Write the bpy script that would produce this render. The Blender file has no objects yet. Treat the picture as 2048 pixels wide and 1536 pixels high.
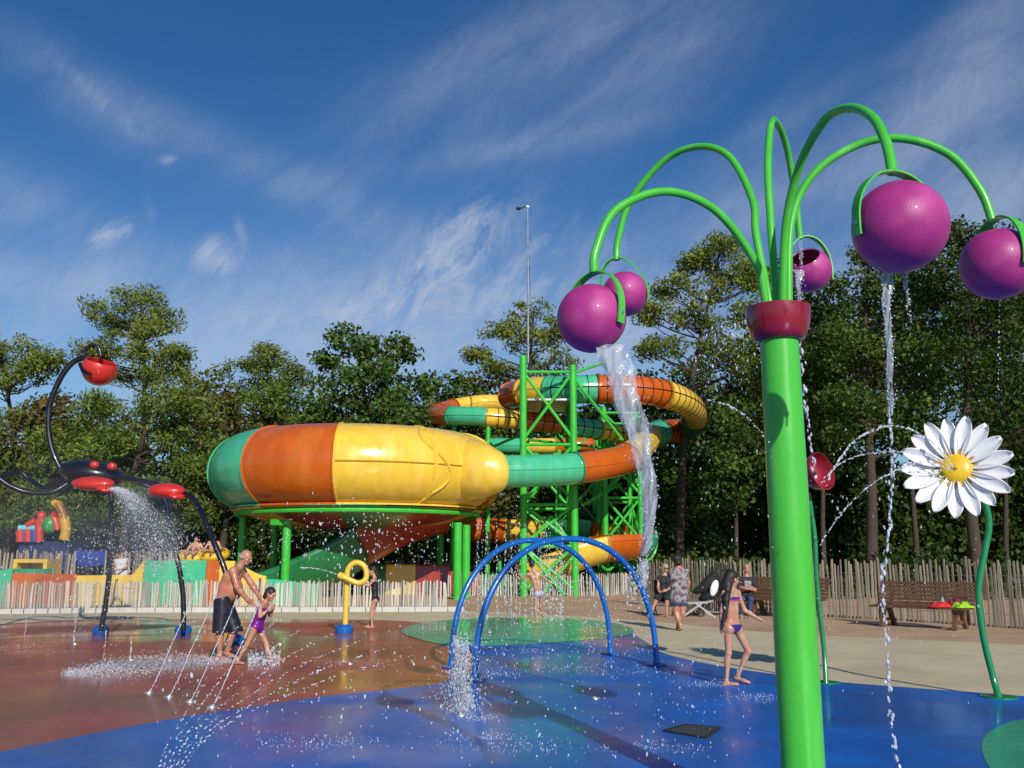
import bpy, bmesh, math, random
import numpy as np
from mathutils import Vector, Matrix
R = math.radians
rnd = random.Random(7)
rng = np.random.default_rng(11)
S = bpy.context.scene
COL = S.collection

# ------------------------------------------------------------------ camera
F = 1830.0; PITCH = math.atan(342 / F); CH = 1.6
cam_d = bpy.data.cameras.new('camera'); cam = bpy.data.objects.new('camera', cam_d); COL.objects.link(cam)
cam.location = (0, 0, CH); cam.rotation_euler = (R(90) + PITCH, 0, 0)
cam_d.sensor_width = 36; cam_d.lens = 36 * F / 2048; cam_d.clip_end = 3000; cam_d.clip_start = 0.05
S.camera = cam
ct, st = math.cos(PITCH), math.sin(PITCH)
def ray(u, v):
    x = (u - 1024) / F; y = (768 - v) / F
    return Vector((x, ct - y * st, st + y * ct))
def P(u, v, Y):                      # point seen at (u,v) standing Y metres ahead
    d = ray(u, v); k = Y / d.y
    return Vector((d.x * k, Y, CH + d.z * k))
def G(u, v, z=0.0):                  # point on the ground
    d = ray(u, v); k = (z - CH) / d.z
    return Vector((d.x * k, d.y * k, z))

# ------------------------------------------------------------------ light
SUN_EL, SH = R(27.8), Vector((-0.33, 1.0, 0)).normalized()   # SH: direction shadows fall
sd = bpy.data.lights.new('sun', 'SUN'); sd.energy = 4.4; sd.angle = R(0.53); sd.color = (1.0, 0.93, 0.82)
so = bpy.data.objects.new('sun', sd); COL.objects.link(so)
ldir = Vector((SH.x * math.cos(SUN_EL), SH.y * math.cos(SUN_EL), -math.sin(SUN_EL)))
so.rotation_euler = ldir.to_track_quat('-Z', 'Y').to_euler()
so.location = (0, 0, 60)
W = bpy.data.worlds.new('World'); S.world = W; W.use_nodes = True
nt = W.node_tree; N = nt.nodes; L = nt.links
for n in list(N): N.remove(n)
out = N.new('ShaderNodeOutputWorld'); bg = N.new('ShaderNodeBackground')
sky = N.new('ShaderNodeTexSky'); sky.sky_type = 'NISHITA'; sky.sun_disc = False
sky.sun_elevation = SUN_EL; sky.sun_rotation = math.atan2(-SH.x, -SH.y)
sky.altitude = 100; sky.air_density = 1.2; sky.dust_density = 0.3; sky.ozone_density = 3.0
bg.inputs['Strength'].default_value = 0.085
tc = N.new('ShaderNodeTexCoord'); sep = N.new('ShaderNodeSeparateXYZ'); L.new(tc.outputs['Generated'], sep.inputs[0])
def wm(op, a, b=None, c=None):
    m = N.new('ShaderNodeMath'); m.operation = op
    for i, x in enumerate((a, b, c)):
        if x is None: continue
        if isinstance(x, (int, float)): m.inputs[i].default_value = x
        else: L.new(x, m.inputs[i])
    return m.outputs[0]
# cirrus laid out by direction: q = (east/north, up/north), fixed in the world
den = wm('MAXIMUM', sep.outputs[1], 0.2)
qx = wm('DIVIDE', sep.outputs[0], den); qz = wm('DIVIDE', sep.outputs[2], den)
cmb = N.new('ShaderNodeCombineXYZ'); L.new(qx, cmb.inputs[0]); L.new(qz, cmb.inputs[1])
def wnoise(rot, scale, sc, det, rough, dist, loc=(0, 0, 0)):
    m0 = N.new('ShaderNodeMapping'); m0.inputs['Rotation'].default_value = (0, 0, R(-rot)); L.new(cmb.outputs[0], m0.inputs[0])
    mp = N.new('ShaderNodeMapping'); mp.inputs['Scale'].default_value = scale; mp.inputs['Location'].default_value = loc
    L.new(m0.outputs[0], mp.inputs[0])
    n = N.new('ShaderNodeTexNoise'); n.inputs['Scale'].default_value = sc; n.inputs['Detail'].default_value = det
    n.inputs['Roughness'].default_value = rough; n.inputs['Distortion'].default_value = dist
    L.new(mp.outputs[0], n.inputs['Vector']); return n.outputs['Fac']
def wramp(x, a, b, lo=0.0, hi=1.0):
    m = N.new('ShaderNodeMapRange'); m.interpolation_type = 'SMOOTHSTEP'
    m.inputs[1].default_value = a; m.inputs[2].default_value = b; m.inputs[3].default_value = lo; m.inputs[4].default_value = hi
    L.new(x, m.inputs[0]); return m.outputs[0]
def patch(u, v, ru, rv, rot, s_):
    d = ray(u, v); c = (d.x / d.y, d.z / d.y)
    m0 = N.new('ShaderNodeMapping'); m0.vector_type = 'TEXTURE'; m0.inputs['Location'].default_value = (c[0], c[1], 0); m0.inputs['Rotation'].default_value = (0, 0, R(rot)); m0.inputs['Scale'].default_value = (ru / F, rv / F, 1)
    L.new(cmb.outputs[0], m0.inputs[0]); vl = N.new('ShaderNodeVectorMath'); vl.operation = 'LENGTH'; L.new(m0.outputs[0], vl.inputs[0])
    return wm('MULTIPLY', wm('EXPONENT', wm('MULTIPLY', wm('MULTIPLY', vl.outputs['Value'], vl.outputs['Value']), -1.0)), s_)
def total(lst):
    a = patch(*lst[0])
    for p in lst[1:]: a = wm('ADD', a, patch(*p))
    return a
fib = wnoise(42, (1.0, 2.2, 1), 6.5, 10, 0.66, 1.3, (0.4, 2.2, 0))
fib2 = wnoise(55, (1.0, 2.0, 1), 15.0, 9, 0.7, 1.6, (5.0, 0.3, 0))
soft = wnoise(38, (1.0, 4.0, 1), 2.6, 6, 0.55, 0.35, (1.4, 0.2, 0))
cirrus = total([(905, 500, 120, 48, 40, 2.6), (790, 590, 130, 40, 28, 2.1), (640, 632, 130, 26, 8, 1.1), (1010, 600, 210, 110, 20, 1.1), (428, 512, 30, 36, 70, 2.2), (215, 468, 50, 26, 20, 1.9), (333, 320, 22, 9, 0, 0.7), (190, 190, 105, 18, -42, 0.35), (272, 268, 26, 10, -20, 0.45), (618, 590, 14, 34, 15, 0.7), (480, 460, 10, 34, 15, 0.5), (455, 640, 60, 18, 15, 0.5), (300, 420, 12, 26, 10, 0.4), (340, 500, 10, 20, 0, 0.2)])
veil = total([(1000, 740, 1500, 130, 0, 0.34), (60, 560, 380, 60, -6, 0.44), (60, 420, 260, 70, -24, 0.22), (620, 380, 480, 50, -26, 0.20), (150, 170, 260, 60, -38, 0.15), (560, 560, 420, 90, 5, 0.26), (1000, 130, 360, 110, 20, 0.16), (1000, 300, 300, 32, 12, 0.20), (1250, 100, 460, 150, 30, 0.22), (1100, 640, 420, 120, 10, 0.40), (1900, 230, 420, 80, 38, 0.42), (1950, 60, 300, 60, 40, 0.25), (1980, 400, 260, 90, 35, 0.50), (1500, 420, 300, 90, 35, 0.30), (1650, 620, 400, 100, 10, 0.35), (300, 700, 600, 60, 0, 0.22), (1600, 200, 200, 40, 40, 0.12)])
a1 = wm('MULTIPLY', wm('MULTIPLY', wramp(fib, 0.36, 0.66), wramp(fib2, 0.30, 0.66, 0.15, 1.15)), cirrus)
a2 = wm('MULTIPLY', wm('MULTIPLY', wramp(soft, 0.30, 0.68, 0.30, 1.5), wramp(fib2, 0.30, 0.70, 0.75, 1.25)), veil)
alpha = wm('MULTIPLY', wm('SUBTRACT', 1.0, wm('EXPONENT', wm('MULTIPLY', wm('ADD', a1, a2), -1.15))), 0.78)
mx = N.new('ShaderNodeMix'); mx.data_type = 'RGBA'; L.new(alpha, mx.inputs[0])
tc_ = N.new('ShaderNodeMix'); tc_.data_type = 'RGBA'; L.new(wramp(sep.outputs[2], 0.02, 0.50), tc_.inputs[0])
tc_.inputs[6].default_value = (0.66, 0.88, 1.10, 1); tc_.inputs[7].default_value = (0.26, 0.62, 1.00, 1)
tint = N.new('ShaderNodeMix'); tint.data_type = 'RGBA'; tint.blend_type = 'MULTIPLY'; tint.inputs[0].default_value = 1
L.new(tc_.outputs[2], tint.inputs[7]); L.new(sky.outputs[0], tint.inputs[6])
L.new(tint.outputs[2], mx.inputs[6]); mx.inputs[7].default_value = (5.9, 6.6, 8.1, 1)
L.new(mx.outputs[2], bg.inputs[0]); L.new(bg.outputs[0], out.inputs[0])
S.view_settings.view_transform = 'Standard'; S.view_settings.look = 'None'
S.view_settings.exposure = 0.0; S.view_settings.gamma = 1.0

# ------------------------------------------------------------------ materials
def lin(c):
    return tuple((x / 12.92 if x <= 0.04045 else ((x + 0.055) / 1.055) ** 2.4) for x in c)
def hexc(h):
    return lin(tuple(int(h[i:i + 2], 16) / 255 for i in (0, 2, 4)))
MATS = {}
def mat(name, c, rough=0.4, var=0.12, nscale=3.0, bump=0.0, bscale=40.0, metal=0.0, coat=0.0, rvar=0.1, c2=None, c2t=(0.5, 0.65), c2s=2.0, trans=0.0, spec=0.5, stretch=None, island=0.0):
    if isinstance(c, str): c = hexc(c)
    if isinstance(c2, str): c2 = hexc(c2)
    m = bpy.data.materials.new(name); m.use_nodes = True; MATS[name] = m
    t = m.node_tree; n = t.nodes; l = t.links
    b = n['Principled BSDF']; b.inputs['Metallic'].default_value = metal
    b.inputs['Specular IOR Level'].default_value = spec
    if coat: b.inputs['Coat Weight'].default_value = coat; b.inputs['Coat Roughness'].default_value = 0.08
    tcn = n.new('ShaderNodeTexCoord'); vec = tcn.outputs['Object']
    if stretch:
        mp = n.new('ShaderNodeMapping'); mp.inputs['Scale'].default_value = stretch; l.new(vec, mp.inputs[0]); vec = mp.outputs[0]
    no = n.new('ShaderNodeTexNoise'); no.inputs['Scale'].default_value = nscale; no.inputs['Detail'].default_value = 6; no.inputs['Roughness'].default_value = 0.6
    l.new(vec, no.inputs['Vector'])
    mr = n.new('ShaderNodeMapRange'); mr.inputs[1].default_value = 0.3; mr.inputs[2].default_value = 0.7
    mr.inputs[3].default_value = 1 - var; mr.inputs[4].default_value = 1 + var; l.new(no.outputs['Fac'], mr.inputs[0])
    fac = mr.outputs[0]
    if island:
        g = n.new('ShaderNodeNewGeometry'); mi = n.new('ShaderNodeMapRange'); mi.inputs[3].default_value = 1 - island; mi.inputs[4].default_value = 1 + island
        l.new(g.outputs['Random Per Island'], mi.inputs[0])
        mm = n.new('ShaderNodeMath'); mm.operation = 'MULTIPLY'; l.new(fac, mm.inputs[0]); l.new(mi.outputs[0], mm.inputs[1]); fac = mm.outputs[0]
    vm = n.new('ShaderNodeVectorMath'); vm.operation = 'SCALE'; l.new(fac, vm.inputs['Scale'])
    if c2 is not None:
        n2 = n.new('ShaderNodeTexNoise'); n2.inputs['Scale'].default_value = c2s; n2.inputs['Detail'].default_value = 5
        l.new(vec, n2.inputs['Vector'])
        m2 = n.new('ShaderNodeMapRange'); m2.inputs[1].default_value = c2t[0]; m2.inputs[2].default_value = c2t[1]; l.new(n2.outputs['Fac'], m2.inputs[0])
        mxx = n.new('ShaderNodeMix'); mxx.data_type = 'RGBA'; l.new(m2.outputs[0], mxx.inputs[0]); mxx.inputs[6].default_value = (*c, 1); mxx.inputs[7].default_value = (*c2, 1)
        l.new(mxx.outputs[2], vm.inputs[0])
    else:
        vm.inputs[0].default_value = c
    l.new(vm.outputs[0], b.inputs['Base Color'])
    rr = n.new('ShaderNodeMapRange'); rr.inputs[1].default_value = 0.3; rr.inputs[2].default_value = 0.7
    rr.inputs[3].default_value = max(0.02, rough - rvar); rr.inputs[4].default_value = min(1, rough + rvar); l.new(no.outputs['Fac'], rr.inputs[0]); l.new(rr.outputs[0], b.inputs['Roughness'])
    if bump:
        nb = n.new('ShaderNodeTexNoise'); nb.inputs['Scale'].default_value = bscale; nb.inputs['Detail'].default_value = 4; l.new(vec, nb.inputs['Vector'])
        bp = n.new('ShaderNodeBump'); bp.inputs['Strength'].default_value = 1.0; bp.inputs['Distance'].default_value = bump
        l.new(nb.outputs['Fac'], bp.inputs['Height']); l.new(bp.outputs[0], b.inputs['Normal'])
    if trans:
        tr = n.new('ShaderNodeBsdfTranslucent'); l.new(vm.outputs[0], tr.inputs[0]); ms = n.new('ShaderNodeMixShader'); ms.inputs[0].default_value = trans
        l.new(b.outputs[0], ms.inputs[1]); l.new(tr.outputs[0], ms.inputs[2]); l.new(ms.outputs[0], n['Material Output'].inputs[0])
    return m
def water_mat(name, opac, col=(0.78, 0.83, 0.9), rough=0.08, nscale=6.0, lo=0.0, stretch=(1, 1, 0.3)):
    m = bpy.data.materials.new(name); m.use_nodes = True; MATS[name] = m
    t = m.node_tree; n = t.nodes; l = t.links
    b = n['Principled BSDF']; b.inputs['Base Color'].default_value = (*col, 1); b.inputs['Roughness'].default_value = rough
    b.inputs['IOR'].default_value = 1.33; b.inputs['Specular IOR Level'].default_value = 0.8
    tr = n.new('ShaderNodeBsdfTransparent'); ms = n.new('ShaderNodeMixShader')
    tcn = n.new('ShaderNodeTexCoord'); mp = n.new('ShaderNodeMapping'); mp.inputs['Scale'].default_value = stretch; l.new(tcn.outputs['Object'], mp.inputs[0])
    no = n.new('ShaderNodeTexNoise'); no.inputs['Scale'].default_value = nscale; no.inputs['Detail'].default_value = 5; l.new(mp.outputs[0], no.inputs['Vector'])
    mr = n.new('ShaderNodeMapRange'); mr.inputs[1].default_value = 0.35; mr.inputs[2].default_value = 0.65; mr.inputs[3].default_value = lo; mr.inputs[4].default_value = opac
    l.new(no.outputs['Fac'], mr.inputs[0]); l.new(mr.outputs[0], ms.inputs[0])
    bp = n.new('ShaderNodeBump'); bp.inputs['Distance'].default_value = 0.02; l.new(no.outputs['Fac'], bp.inputs['Height']); l.new(bp.outputs[0], b.inputs['Normal'])
    l.new(tr.outputs[0], ms.inputs[1]); l.new(b.outputs[0], ms.inputs[2]); l.new(ms.outputs[0], n['Material Output'].inputs[0])
    return m
GREEN = mat('green_paint', (0.066, 0.49, 0.042), 0.32, 0.09, 2.5, coat=0.2, rvar=0.10, c2=(0.13, 0.52, 0.10), c2s=2.5, c2t=(0.55, 0.78), stretch=(3, 3, 0.35))
TOWERG = mat('tower_green_paint', (0.045, 0.47, 0.045), 0.35, 0.10, 2.0)
STEMG = mat('stem_green_paint', (0.006, 0.22, 0.07), 0.25, 0.08, 2.0, coat=0.4)
PURPLE = mat('purple_plastic', (0.37, 0.030, 0.205), 0.46, 0.14, 4.0, bump=0.001, bscale=120, coat=0.05, spec=0.4, c2=(0.48, 0.08, 0.28), c2s=3.5, c2t=(0.52, 0.75))
PURPLEI = mat('purple_plastic_inside', (0.30, 0.03, 0.13), 0.35, 0.12, 5.0)
CRIMSON = mat('crimson_plastic', (0.24, 0.008, 0.03), 0.25, 0.15, 4.0, coat=0.4)
BLUEP = mat('blue_paint', (0.006, 0.115, 0.42), 0.28, 0.10, 3.0, coat=0.3)
BLACKP = mat('black_paint', (0.006, 0.006, 0.012), 0.35, 0.2, 4.0, coat=0.12)
REDP = mat('red_paint', (0.55, 0.028, 0.02), 0.35, 0.12, 4.0, coat=0.3)
YELP = mat('yellow_paint', (0.72, 0.50, 0.06), 0.3, 0.08, 4.0)
S_YEL = mat('slide_yellow', (0.80, 0.52, 0.05), 0.28, 0.11, 1.5, stretch=(2.2, 2.2, 0.35), coat=0.35, c2=(0.81, 0.55, 0.09), c2s=0.6)
S_ORG = mat('slide_orange', (0.52, 0.10, 0.006), 0.28, 0.11, 1.5, stretch=(2.2, 2.2, 0.35), coat=0.35, c2=(0.55, 0.13, 0.012), c2s=0.7)
S_GRN = mat('slide_green', (0.06, 0.46, 0.23), 0.28, 0.11, 1.5, stretch=(2.2, 2.2, 0.35), coat=0.35, c2=(0.07, 0.46, 0.26), c2s=0.7)
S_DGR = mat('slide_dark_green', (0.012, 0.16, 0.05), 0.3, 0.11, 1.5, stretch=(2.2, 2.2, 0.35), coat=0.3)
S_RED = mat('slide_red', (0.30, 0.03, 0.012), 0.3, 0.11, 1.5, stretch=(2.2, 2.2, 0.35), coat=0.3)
RIB = mat('rib_black', (0.012, 0.012, 0.012), 0.5)
STEEL = mat('galvanised_steel', (0.45, 0.46, 0.47), 0.35, metal=0.7)
WHITEP = mat('white_paint', (0.74, 0.75, 0.78), 0.35, 0.05, 5.0)
DGREY = mat('dark_grey_plastic', (0.02, 0.02, 0.022), 0.5)
DAISY_Y = mat('daisy_yellow', (0.70, 0.45, 0.01), 0.35, 0.12, 9.0)
OCHRE = mat('daisy_ochre', (0.45, 0.27, 0.01), 0.4, 0.15, 12.0)
POPPY = mat('poppy_red', (0.42, 0.03, 0.05), 0.25, 0.12, 5.0, coat=0.4, trans=0.25)
PALE = mat('chestnut_pale', (0.43, 0.40, 0.35), 0.8, 0.25, 3.0, bump=0.004, bscale=30, island=0.4, stretch=(1, 1, 0.2))
PALE2 = mat('chestnut_pale_grey', (0.33, 0.28, 0.21), 0.8, 0.3, 3.0, bump=0.004, bscale=30, island=0.4, stretch=(1, 1, 0.2))
WOODP = mat('fence_post_wood', (0.16, 0.11, 0.07), 0.8, 0.3, 6.0, bump=0.004, bscale=30)
BENCHW = mat('bench_wood', (0.13, 0.065, 0.032), 0.55, 0.3, 6.0, bump=0.003, bscale=25, stretch=(0.3, 1, 1))
STONE = mat('kerb_concrete', (0.50, 0.49, 0.45), 0.8, 0.12, 4.0, bump=0.003)
BARK = mat('bark', (0.060, 0.042, 0.032), 0.9, 0.3, 3.0, bump=0.03, bscale=8)
def leafm(name, c, c2):
    return mat(name, c, 0.55, 0.25, 0.35, c2=c2, c2s=0.25, c2t=(0.45, 0.62), island=0.45, trans=0.22, spec=0.25)
LEAVES = {'pine': leafm('pine_needles', (0.150, 0.200, 0.026), (0.180, 0.210, 0.032)),
          'pineb': leafm('pine_needles_blue', (0.120, 0.175, 0.028), (0.150, 0.190, 0.032)),
          'oak': leafm('oak_leaves', (0.060, 0.115, 0.016), (0.082, 0.130, 0.020)),
          'brown': leafm('browned_leaves', (0.085, 0.115, 0.020), (0.150, 0.095, 0.028)),
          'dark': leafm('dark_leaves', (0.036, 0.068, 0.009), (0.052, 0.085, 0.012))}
WATER = water_mat('falling_water', 0.55, (0.55, 0.60, 0.68), lo=0.08, nscale=16, stretch=(1, 1, 0.12))
FOAM = water_mat('foam_water', 0.42, (0.86, 0.88, 0.92), 0.4, 5.0, lo=0.0)
DROP = water_mat('water_drop', 0.85, (0.72, 0.77, 0.86), 0.05, 30.0, lo=0.35, stretch=(1, 1, 1))
SKIN = mat('skin', (0.48, 0.26, 0.175), 0.36, 0.14, 9.0, c2=(0.50, 0.205, 0.14), c2s=6.0, bump=0.0015, bscale=60, rvar=0.16)
SKINM = mat('sunburnt_skin', (0.42, 0.20, 0.13), 0.36, 0.16, 7.0, c2=(0.46, 0.145, 0.10), c2s=4.5, bump=0.002, bscale=50, rvar=0.16)
HAIRD = mat('dark_hair', (0.016, 0.010, 0.007), 0.55, 0.5, 60, stretch=(1, 1, 0.12), bump=0.006, bscale=70)
HAIRB = mat('blonde_hair', (0.42, 0.30, 0.15), 0.5, 0.3, 60, stretch=(1, 1, 0.1))
HAIRG = mat('grey_hair', (0.30, 0.29, 0.27), 0.6, 0.3, 60)
EYE = mat('eye_dark', (0.02, 0.015, 0.012), 0.2)

# ------------------------------------------------------------------ mesh helpers
ROOT = {}
def tag(o, label=None, cat=None, group=None, kind=None):
    if label: o['label'] = label
    if cat: o['category'] = cat
    if group: o['group'] = group
    if kind: o['kind'] = kind
    return o
def thing(name, label, cat, loc, group=None):
    o = bpy.data.objects.new(name, None); COL.objects.link(o); o.location = loc; o.empty_display_size = 0.2
    ROOT[o.name] = Vector(loc); return tag(o, label, cat, group)
def mkobj(name, verts, faces, m, parent=None, smooth=True, loc=None):
    V = np.asarray(verts, dtype=np.float64)
    o0 = ROOT.get(parent.name) if parent else (Vector(loc) if loc is not None else None)
    if o0 is not None: V = V - np.array(o0)
    me = bpy.data.meshes.new(name)
    if isinstance(faces, np.ndarray) and faces.ndim == 2:
        nf, k = faces.shape
        me.vertices.add(len(V)); me.vertices.foreach_set('co', V.astype(np.float32).ravel())
        me.loops.add(nf * k); me.loops.foreach_set('vertex_index', faces.astype(np.int32).ravel())
        me.polygons.add(nf); me.polygons.foreach_set('loop_start', np.arange(0, nf * k, k, dtype=np.int32))
        me.update(calc_edges=True)
    else:
        me.from_pydata([tuple(v) for v in V], [], faces); me.update()
    if smooth: me.polygons.foreach_set('use_smooth', np.ones(len(me.polygons), dtype=bool))
    me.materials.append(m)
    o = bpy.data.objects.new(name, me); COL.objects.link(o)
    if parent: o.parent = parent; ROOT[o.name] = o0
    else:
        if loc is not None: o.location = loc
        ROOT[o.name] = Vector(loc) if loc is not None else Vector((0, 0, 0))
    return o
def catmull(pts, n=8, closed=False):
    pts = [Vector(p) for p in pts]; out = []; m = len(pts)
    rngi = range(m) if closed else range(m - 1)
    for i in rngi:
        if closed: a, b, c, d = pts[(i - 1) % m], pts[i], pts[(i + 1) % m], pts[(i + 2) % m]
        else: a, b, c, d = pts[max(i - 1, 0)], pts[i], pts[i + 1], pts[min(i + 2, m - 1)]
        for k in range(n):
            t = k / n
            out.append(0.5 * ((2 * b) + (c - a) * t + (2 * a - 5 * b + 4 * c - d) * t * t + (3 * b - a - 3 * c + d) * t ** 3))
    if not closed: out.append(pts[-1])
    return out
class MB:
    def __init__(s): s.v = []; s.f = []
    def add(s, vs, fs):
        o = len(s.v); s.v += [tuple(x) for x in vs]; s.f += [tuple(i + o for i in f) for f in fs]; return s
    def tube(s, pts, r, seg=12, caps=True, flat=None):
        pts = [Vector(p) for p in pts]; n = len(pts)
        rs = r if isinstance(r, (list, tuple)) else [r] * n
        up = None; rings = []
        for i, p in enumerate(pts):
            t = (pts[min(i + 1, n - 1)] - pts[max(i - 1, 0)]).normalized()
            if up is None:
                up = Vector((0, 0, 1)) if abs(t.z) < 0.9 else Vector((1, 0, 0))
            up = (up - t * up.dot(t)).normalized(); sd = t.cross(up)
            rings.append([p + (sd * math.cos(a) + up * math.sin(a) * (flat or 1)) * rs[i] for a in [2 * math.pi * k / seg for k in range(seg)]])
        vs = [q for rg in rings for q in rg]; fs = []
        for i in range(n - 1):
            for k in range(seg):
                fs.append((i * seg + k, i * seg + (k + 1) % seg, (i + 1) * seg + (k + 1) % seg, (i + 1) * seg + k))
        if caps: fs.append(tuple(range(seg))[::-1]); fs.append(tuple((n - 1) * seg + k for k in range(seg)))
        return s.add(vs, fs)
    def box(s, c, size, rz=0.0, M=None):
        c = Vector(c); x, y, z = [q / 2 for q in size]
        m = M if M is not None else Matrix.Rotation(rz, 3, 'Z')
        vs = [c + m @ Vector((i * x, j * y, k * z)) for i in (-1, 1) for j in (-1, 1) for k in (-1, 1)]
        return s.add(vs, [(0, 1, 3, 2), (4, 6, 7, 5), (0, 4, 5, 1), (2, 3, 7, 6), (0, 2, 6, 4), (1, 5, 7, 3)])
    def beam(s, a, b, w, h):
        a, b = Vector(a), Vector(b); d = (b - a); ln = d.length; q = d.to_track_quat('X', 'Z').to_matrix()
        return s.box((a + b) / 2, (ln, w, h), M=q)
    def ell(s, c, r, M=None, nu=24, nv=14):
        c = Vector(c); m = M or Matrix.Identity(3); vs = []; fs = []
        for i in range(nv + 1):
            th = math.pi * i / nv
            for k in range(nu):
                a = 2 * math.pi * k / nu
                vs.append(c + m @ Vector((r[0] * math.sin(th) * math.cos(a), r[1] * math.sin(th) * math.sin(a), r[2] * math.cos(th))))
        for i in range(nv):
            for k in range(nu):
                fs.append((i * nu + k, (i + 1) * nu + k, (i + 1) * nu + (k + 1) % nu, i * nu + (k + 1) % nu))
        return s.add(vs, fs)
    def lathe(s, c, prof, M=None, seg=32, a0=0.0, a1=2 * math.pi):
        c = Vector(c); m = M or Matrix.Identity(3); full = abs(a1 - a0 - 2 * math.pi) < 1e-6
        nk = seg if full else seg + 1; vs = []; fs = []
        for (r, z) in prof:
            for k in range(nk):
                a = a0 + (a1 - a0) * k / seg
                vs.append(c + m @ Vector((r * math.cos(a), r * math.sin(a), z)))
        for i in range(len(prof) - 1):
            for k in range(seg):
                k2 = (k + 1) % nk if full else k + 1
                fs.append((i * nk + k, i * nk + k2, (i + 1) * nk + k2, (i + 1) * nk + k))
        return s.add(vs, fs)
    def build(s, name, m, parent=None, smooth=True, loc=None):
        o = mkobj(name, s.v, s.f, m, parent, smooth, loc)
        if smooth:
            me = o.data; bm = bmesh.new(); bm.from_mesh(me)
            for e in bm.edges:
                if len(e.link_faces) == 2 and e.calc_face_angle(0) > 0.75: e.smooth = False
            bm.to_mesh(me); bm.free()
        return o
def frame(z, x=None):
    z = Vector(z).normalized(); x = Vector(x) if x is not None else (Vector((1, 0, 0)) if abs(z.x) < 0.9 else Vector((0, 1, 0)))
    y = z.cross(x).normalized(); x = y.cross(z).normalized()
    return Matrix((x, y, z)).transposed()

# ------------------------------------------------------------------ ground
def sheet(name, pts, z, m, kind='structure'):
    o = mkobj(name, [(p[0], p[1], z) for p in pts], [tuple(range(len(pts)))], m, smooth=False)
    o['kind'] = kind; return o
def ground_mat(name, c, rough, wet, c2, var=0.15, nscale=1.2, grain=0.10, bump=0.002, wetscale=0.33, c2s=0.6, ripple=0.0, foam=0.0):
    m = bpy.data.materials.new(name); m.use_nodes = True
    t = m.node_tree; n = t.nodes; l = t.links; b = n['Principled BSDF']; b.inputs['Specular IOR Level'].default_value = 0.3 if ripple else 0.4
    tcn = n.new('ShaderNodeTexCoord'); v = tcn.outputs['Object']
    def noise(sc, det=5, ro=0.6, dist=0.0):
        x = n.new('ShaderNodeTexNoise'); x.inputs['Scale'].default_value = sc; x.inputs['Detail'].default_value = det; x.inputs['Roughness'].default_value = ro; x.inputs['Distortion'].default_value = dist
        l.new(v, x.inputs['Vector']); return x.outputs['Fac']
    def rmp(x, a, bb, lo, hi):
        q = n.new('ShaderNodeMapRange'); q.inputs[1].default_value = a; q.inputs[2].default_value = bb; q.inputs[3].default_value = lo; q.inputs[4].default_value = hi; l.new(x, q.inputs[0]); return q.outputs[0]
    def mul(a, bb):
        q = n.new('ShaderNodeMath'); q.operation = 'MULTIPLY'; l.new(a, q.inputs[0]); l.new(bb, q.inputs[1]); return q.outputs[0]
    mxx = n.new('ShaderNodeMix'); mxx.data_type = 'RGBA'; l.new(rmp(noise(c2s, 5, 0.6, 0.6), 0.4, 0.65, 0, 1), mxx.inputs[0]); mxx.inputs[6].default_value = (*c, 1); mxx.inputs[7].default_value = (*c2, 1)
    colr = mxx.outputs[2]
    vm = n.new('ShaderNodeVectorMath'); vm.operation = 'SCALE'; l.new(colr, vm.inputs[0])
    l.new(mul(rmp(noise(nscale), 0.3, 0.7, 1 - var, 1 + var), rmp(noise(90, 3, 0.8), 0.3, 0.7, 1 - grain, 1 + grain)), vm.inputs['Scale'])
    l.new(vm.outputs[0], b.inputs['Base Color'])
    w = rmp(noise(wetscale, 4, 0.6, 0.5), 0.35, 0.6, 0, 1)
    l.new(rmp(w, 0, 1, rough, wet), b.inputs['Roughness'])
    hb = noise(60, 4, 0.7); bp = n.new('ShaderNodeBump'); bp.inputs['Distance'].default_value = bump; bp.inputs['Strength'].default_value = 1.0
    l.new(hb, bp.inputs['Height']); nrm = bp.outputs[0]
    if ripple:
        b2 = n.new('ShaderNodeBump'); b2.inputs['Distance'].default_value = ripple; l.new(noise(9, 3, 0.6, 0.6), b2.inputs['Height']); l.new(nrm, b2.inputs['Normal']); nrm = b2.outputs[0]
        # thin film of standing water on top of the rubber
        b.inputs['Coat IOR'].default_value = 1.33; l.new(rmp(w, 0, 1, 0.03, 0.60), b.inputs['Coat Weight'])
        l.new(rmp(w, 0, 1, 0.35, 0.10), b.inputs['Coat Roughness'])
        b3 = n.new('ShaderNodeBump'); b3.inputs['Distance'].default_value = ripple * 0.35; l.new(noise(4, 3, 0.6, 0.6), b3.inputs['Height']); l.new(b3.outputs[0], b.inputs['Coat Normal'])
    l.new(nrm, b.inputs['Normal']); return m
M_SAND = ground_mat('sand_ground', (0.50, 0.335, 0.205), 0.95, 0.85, (0.42, 0.28, 0.17), bump=0.006)
M_FAR = ground_mat('forest_floor', (0.10, 0.075, 0.035), 0.95, 0.9, (0.07, 0.08, 0.03), bump=0.02)
M_CREAM = ground_mat('cream_rubber', (0.63, 0.53, 0.34), 0.8, 0.55, (0.53, 0.44, 0.28), bump=0.003, var=0.08, grain=0.06)
M_RED = ground_mat('red_rubber', (0.40, 0.088, 0.062), 0.45, 0.18, (0.27, 0.060, 0.042), ripple=0.004, bump=0.0015)
M_BLUE = ground_mat('blue_rubber', (0.006, 0.135, 0.54), 0.52, 0.28, (0.006, 0.095, 0.40), ripple=0.004, bump=0.0015)
M_GRN = ground_mat('green_rubber', (0.05, 0.44, 0.26), 0.45, 0.22, (0.035, 0.36, 0.20), ripple=0.004, bump=0.0015)
def gpx(lst, n=6, closed=True): return [(q.x, q.y) for q in catmull([G(u, v) for u, v in lst], n, closed)]
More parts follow.
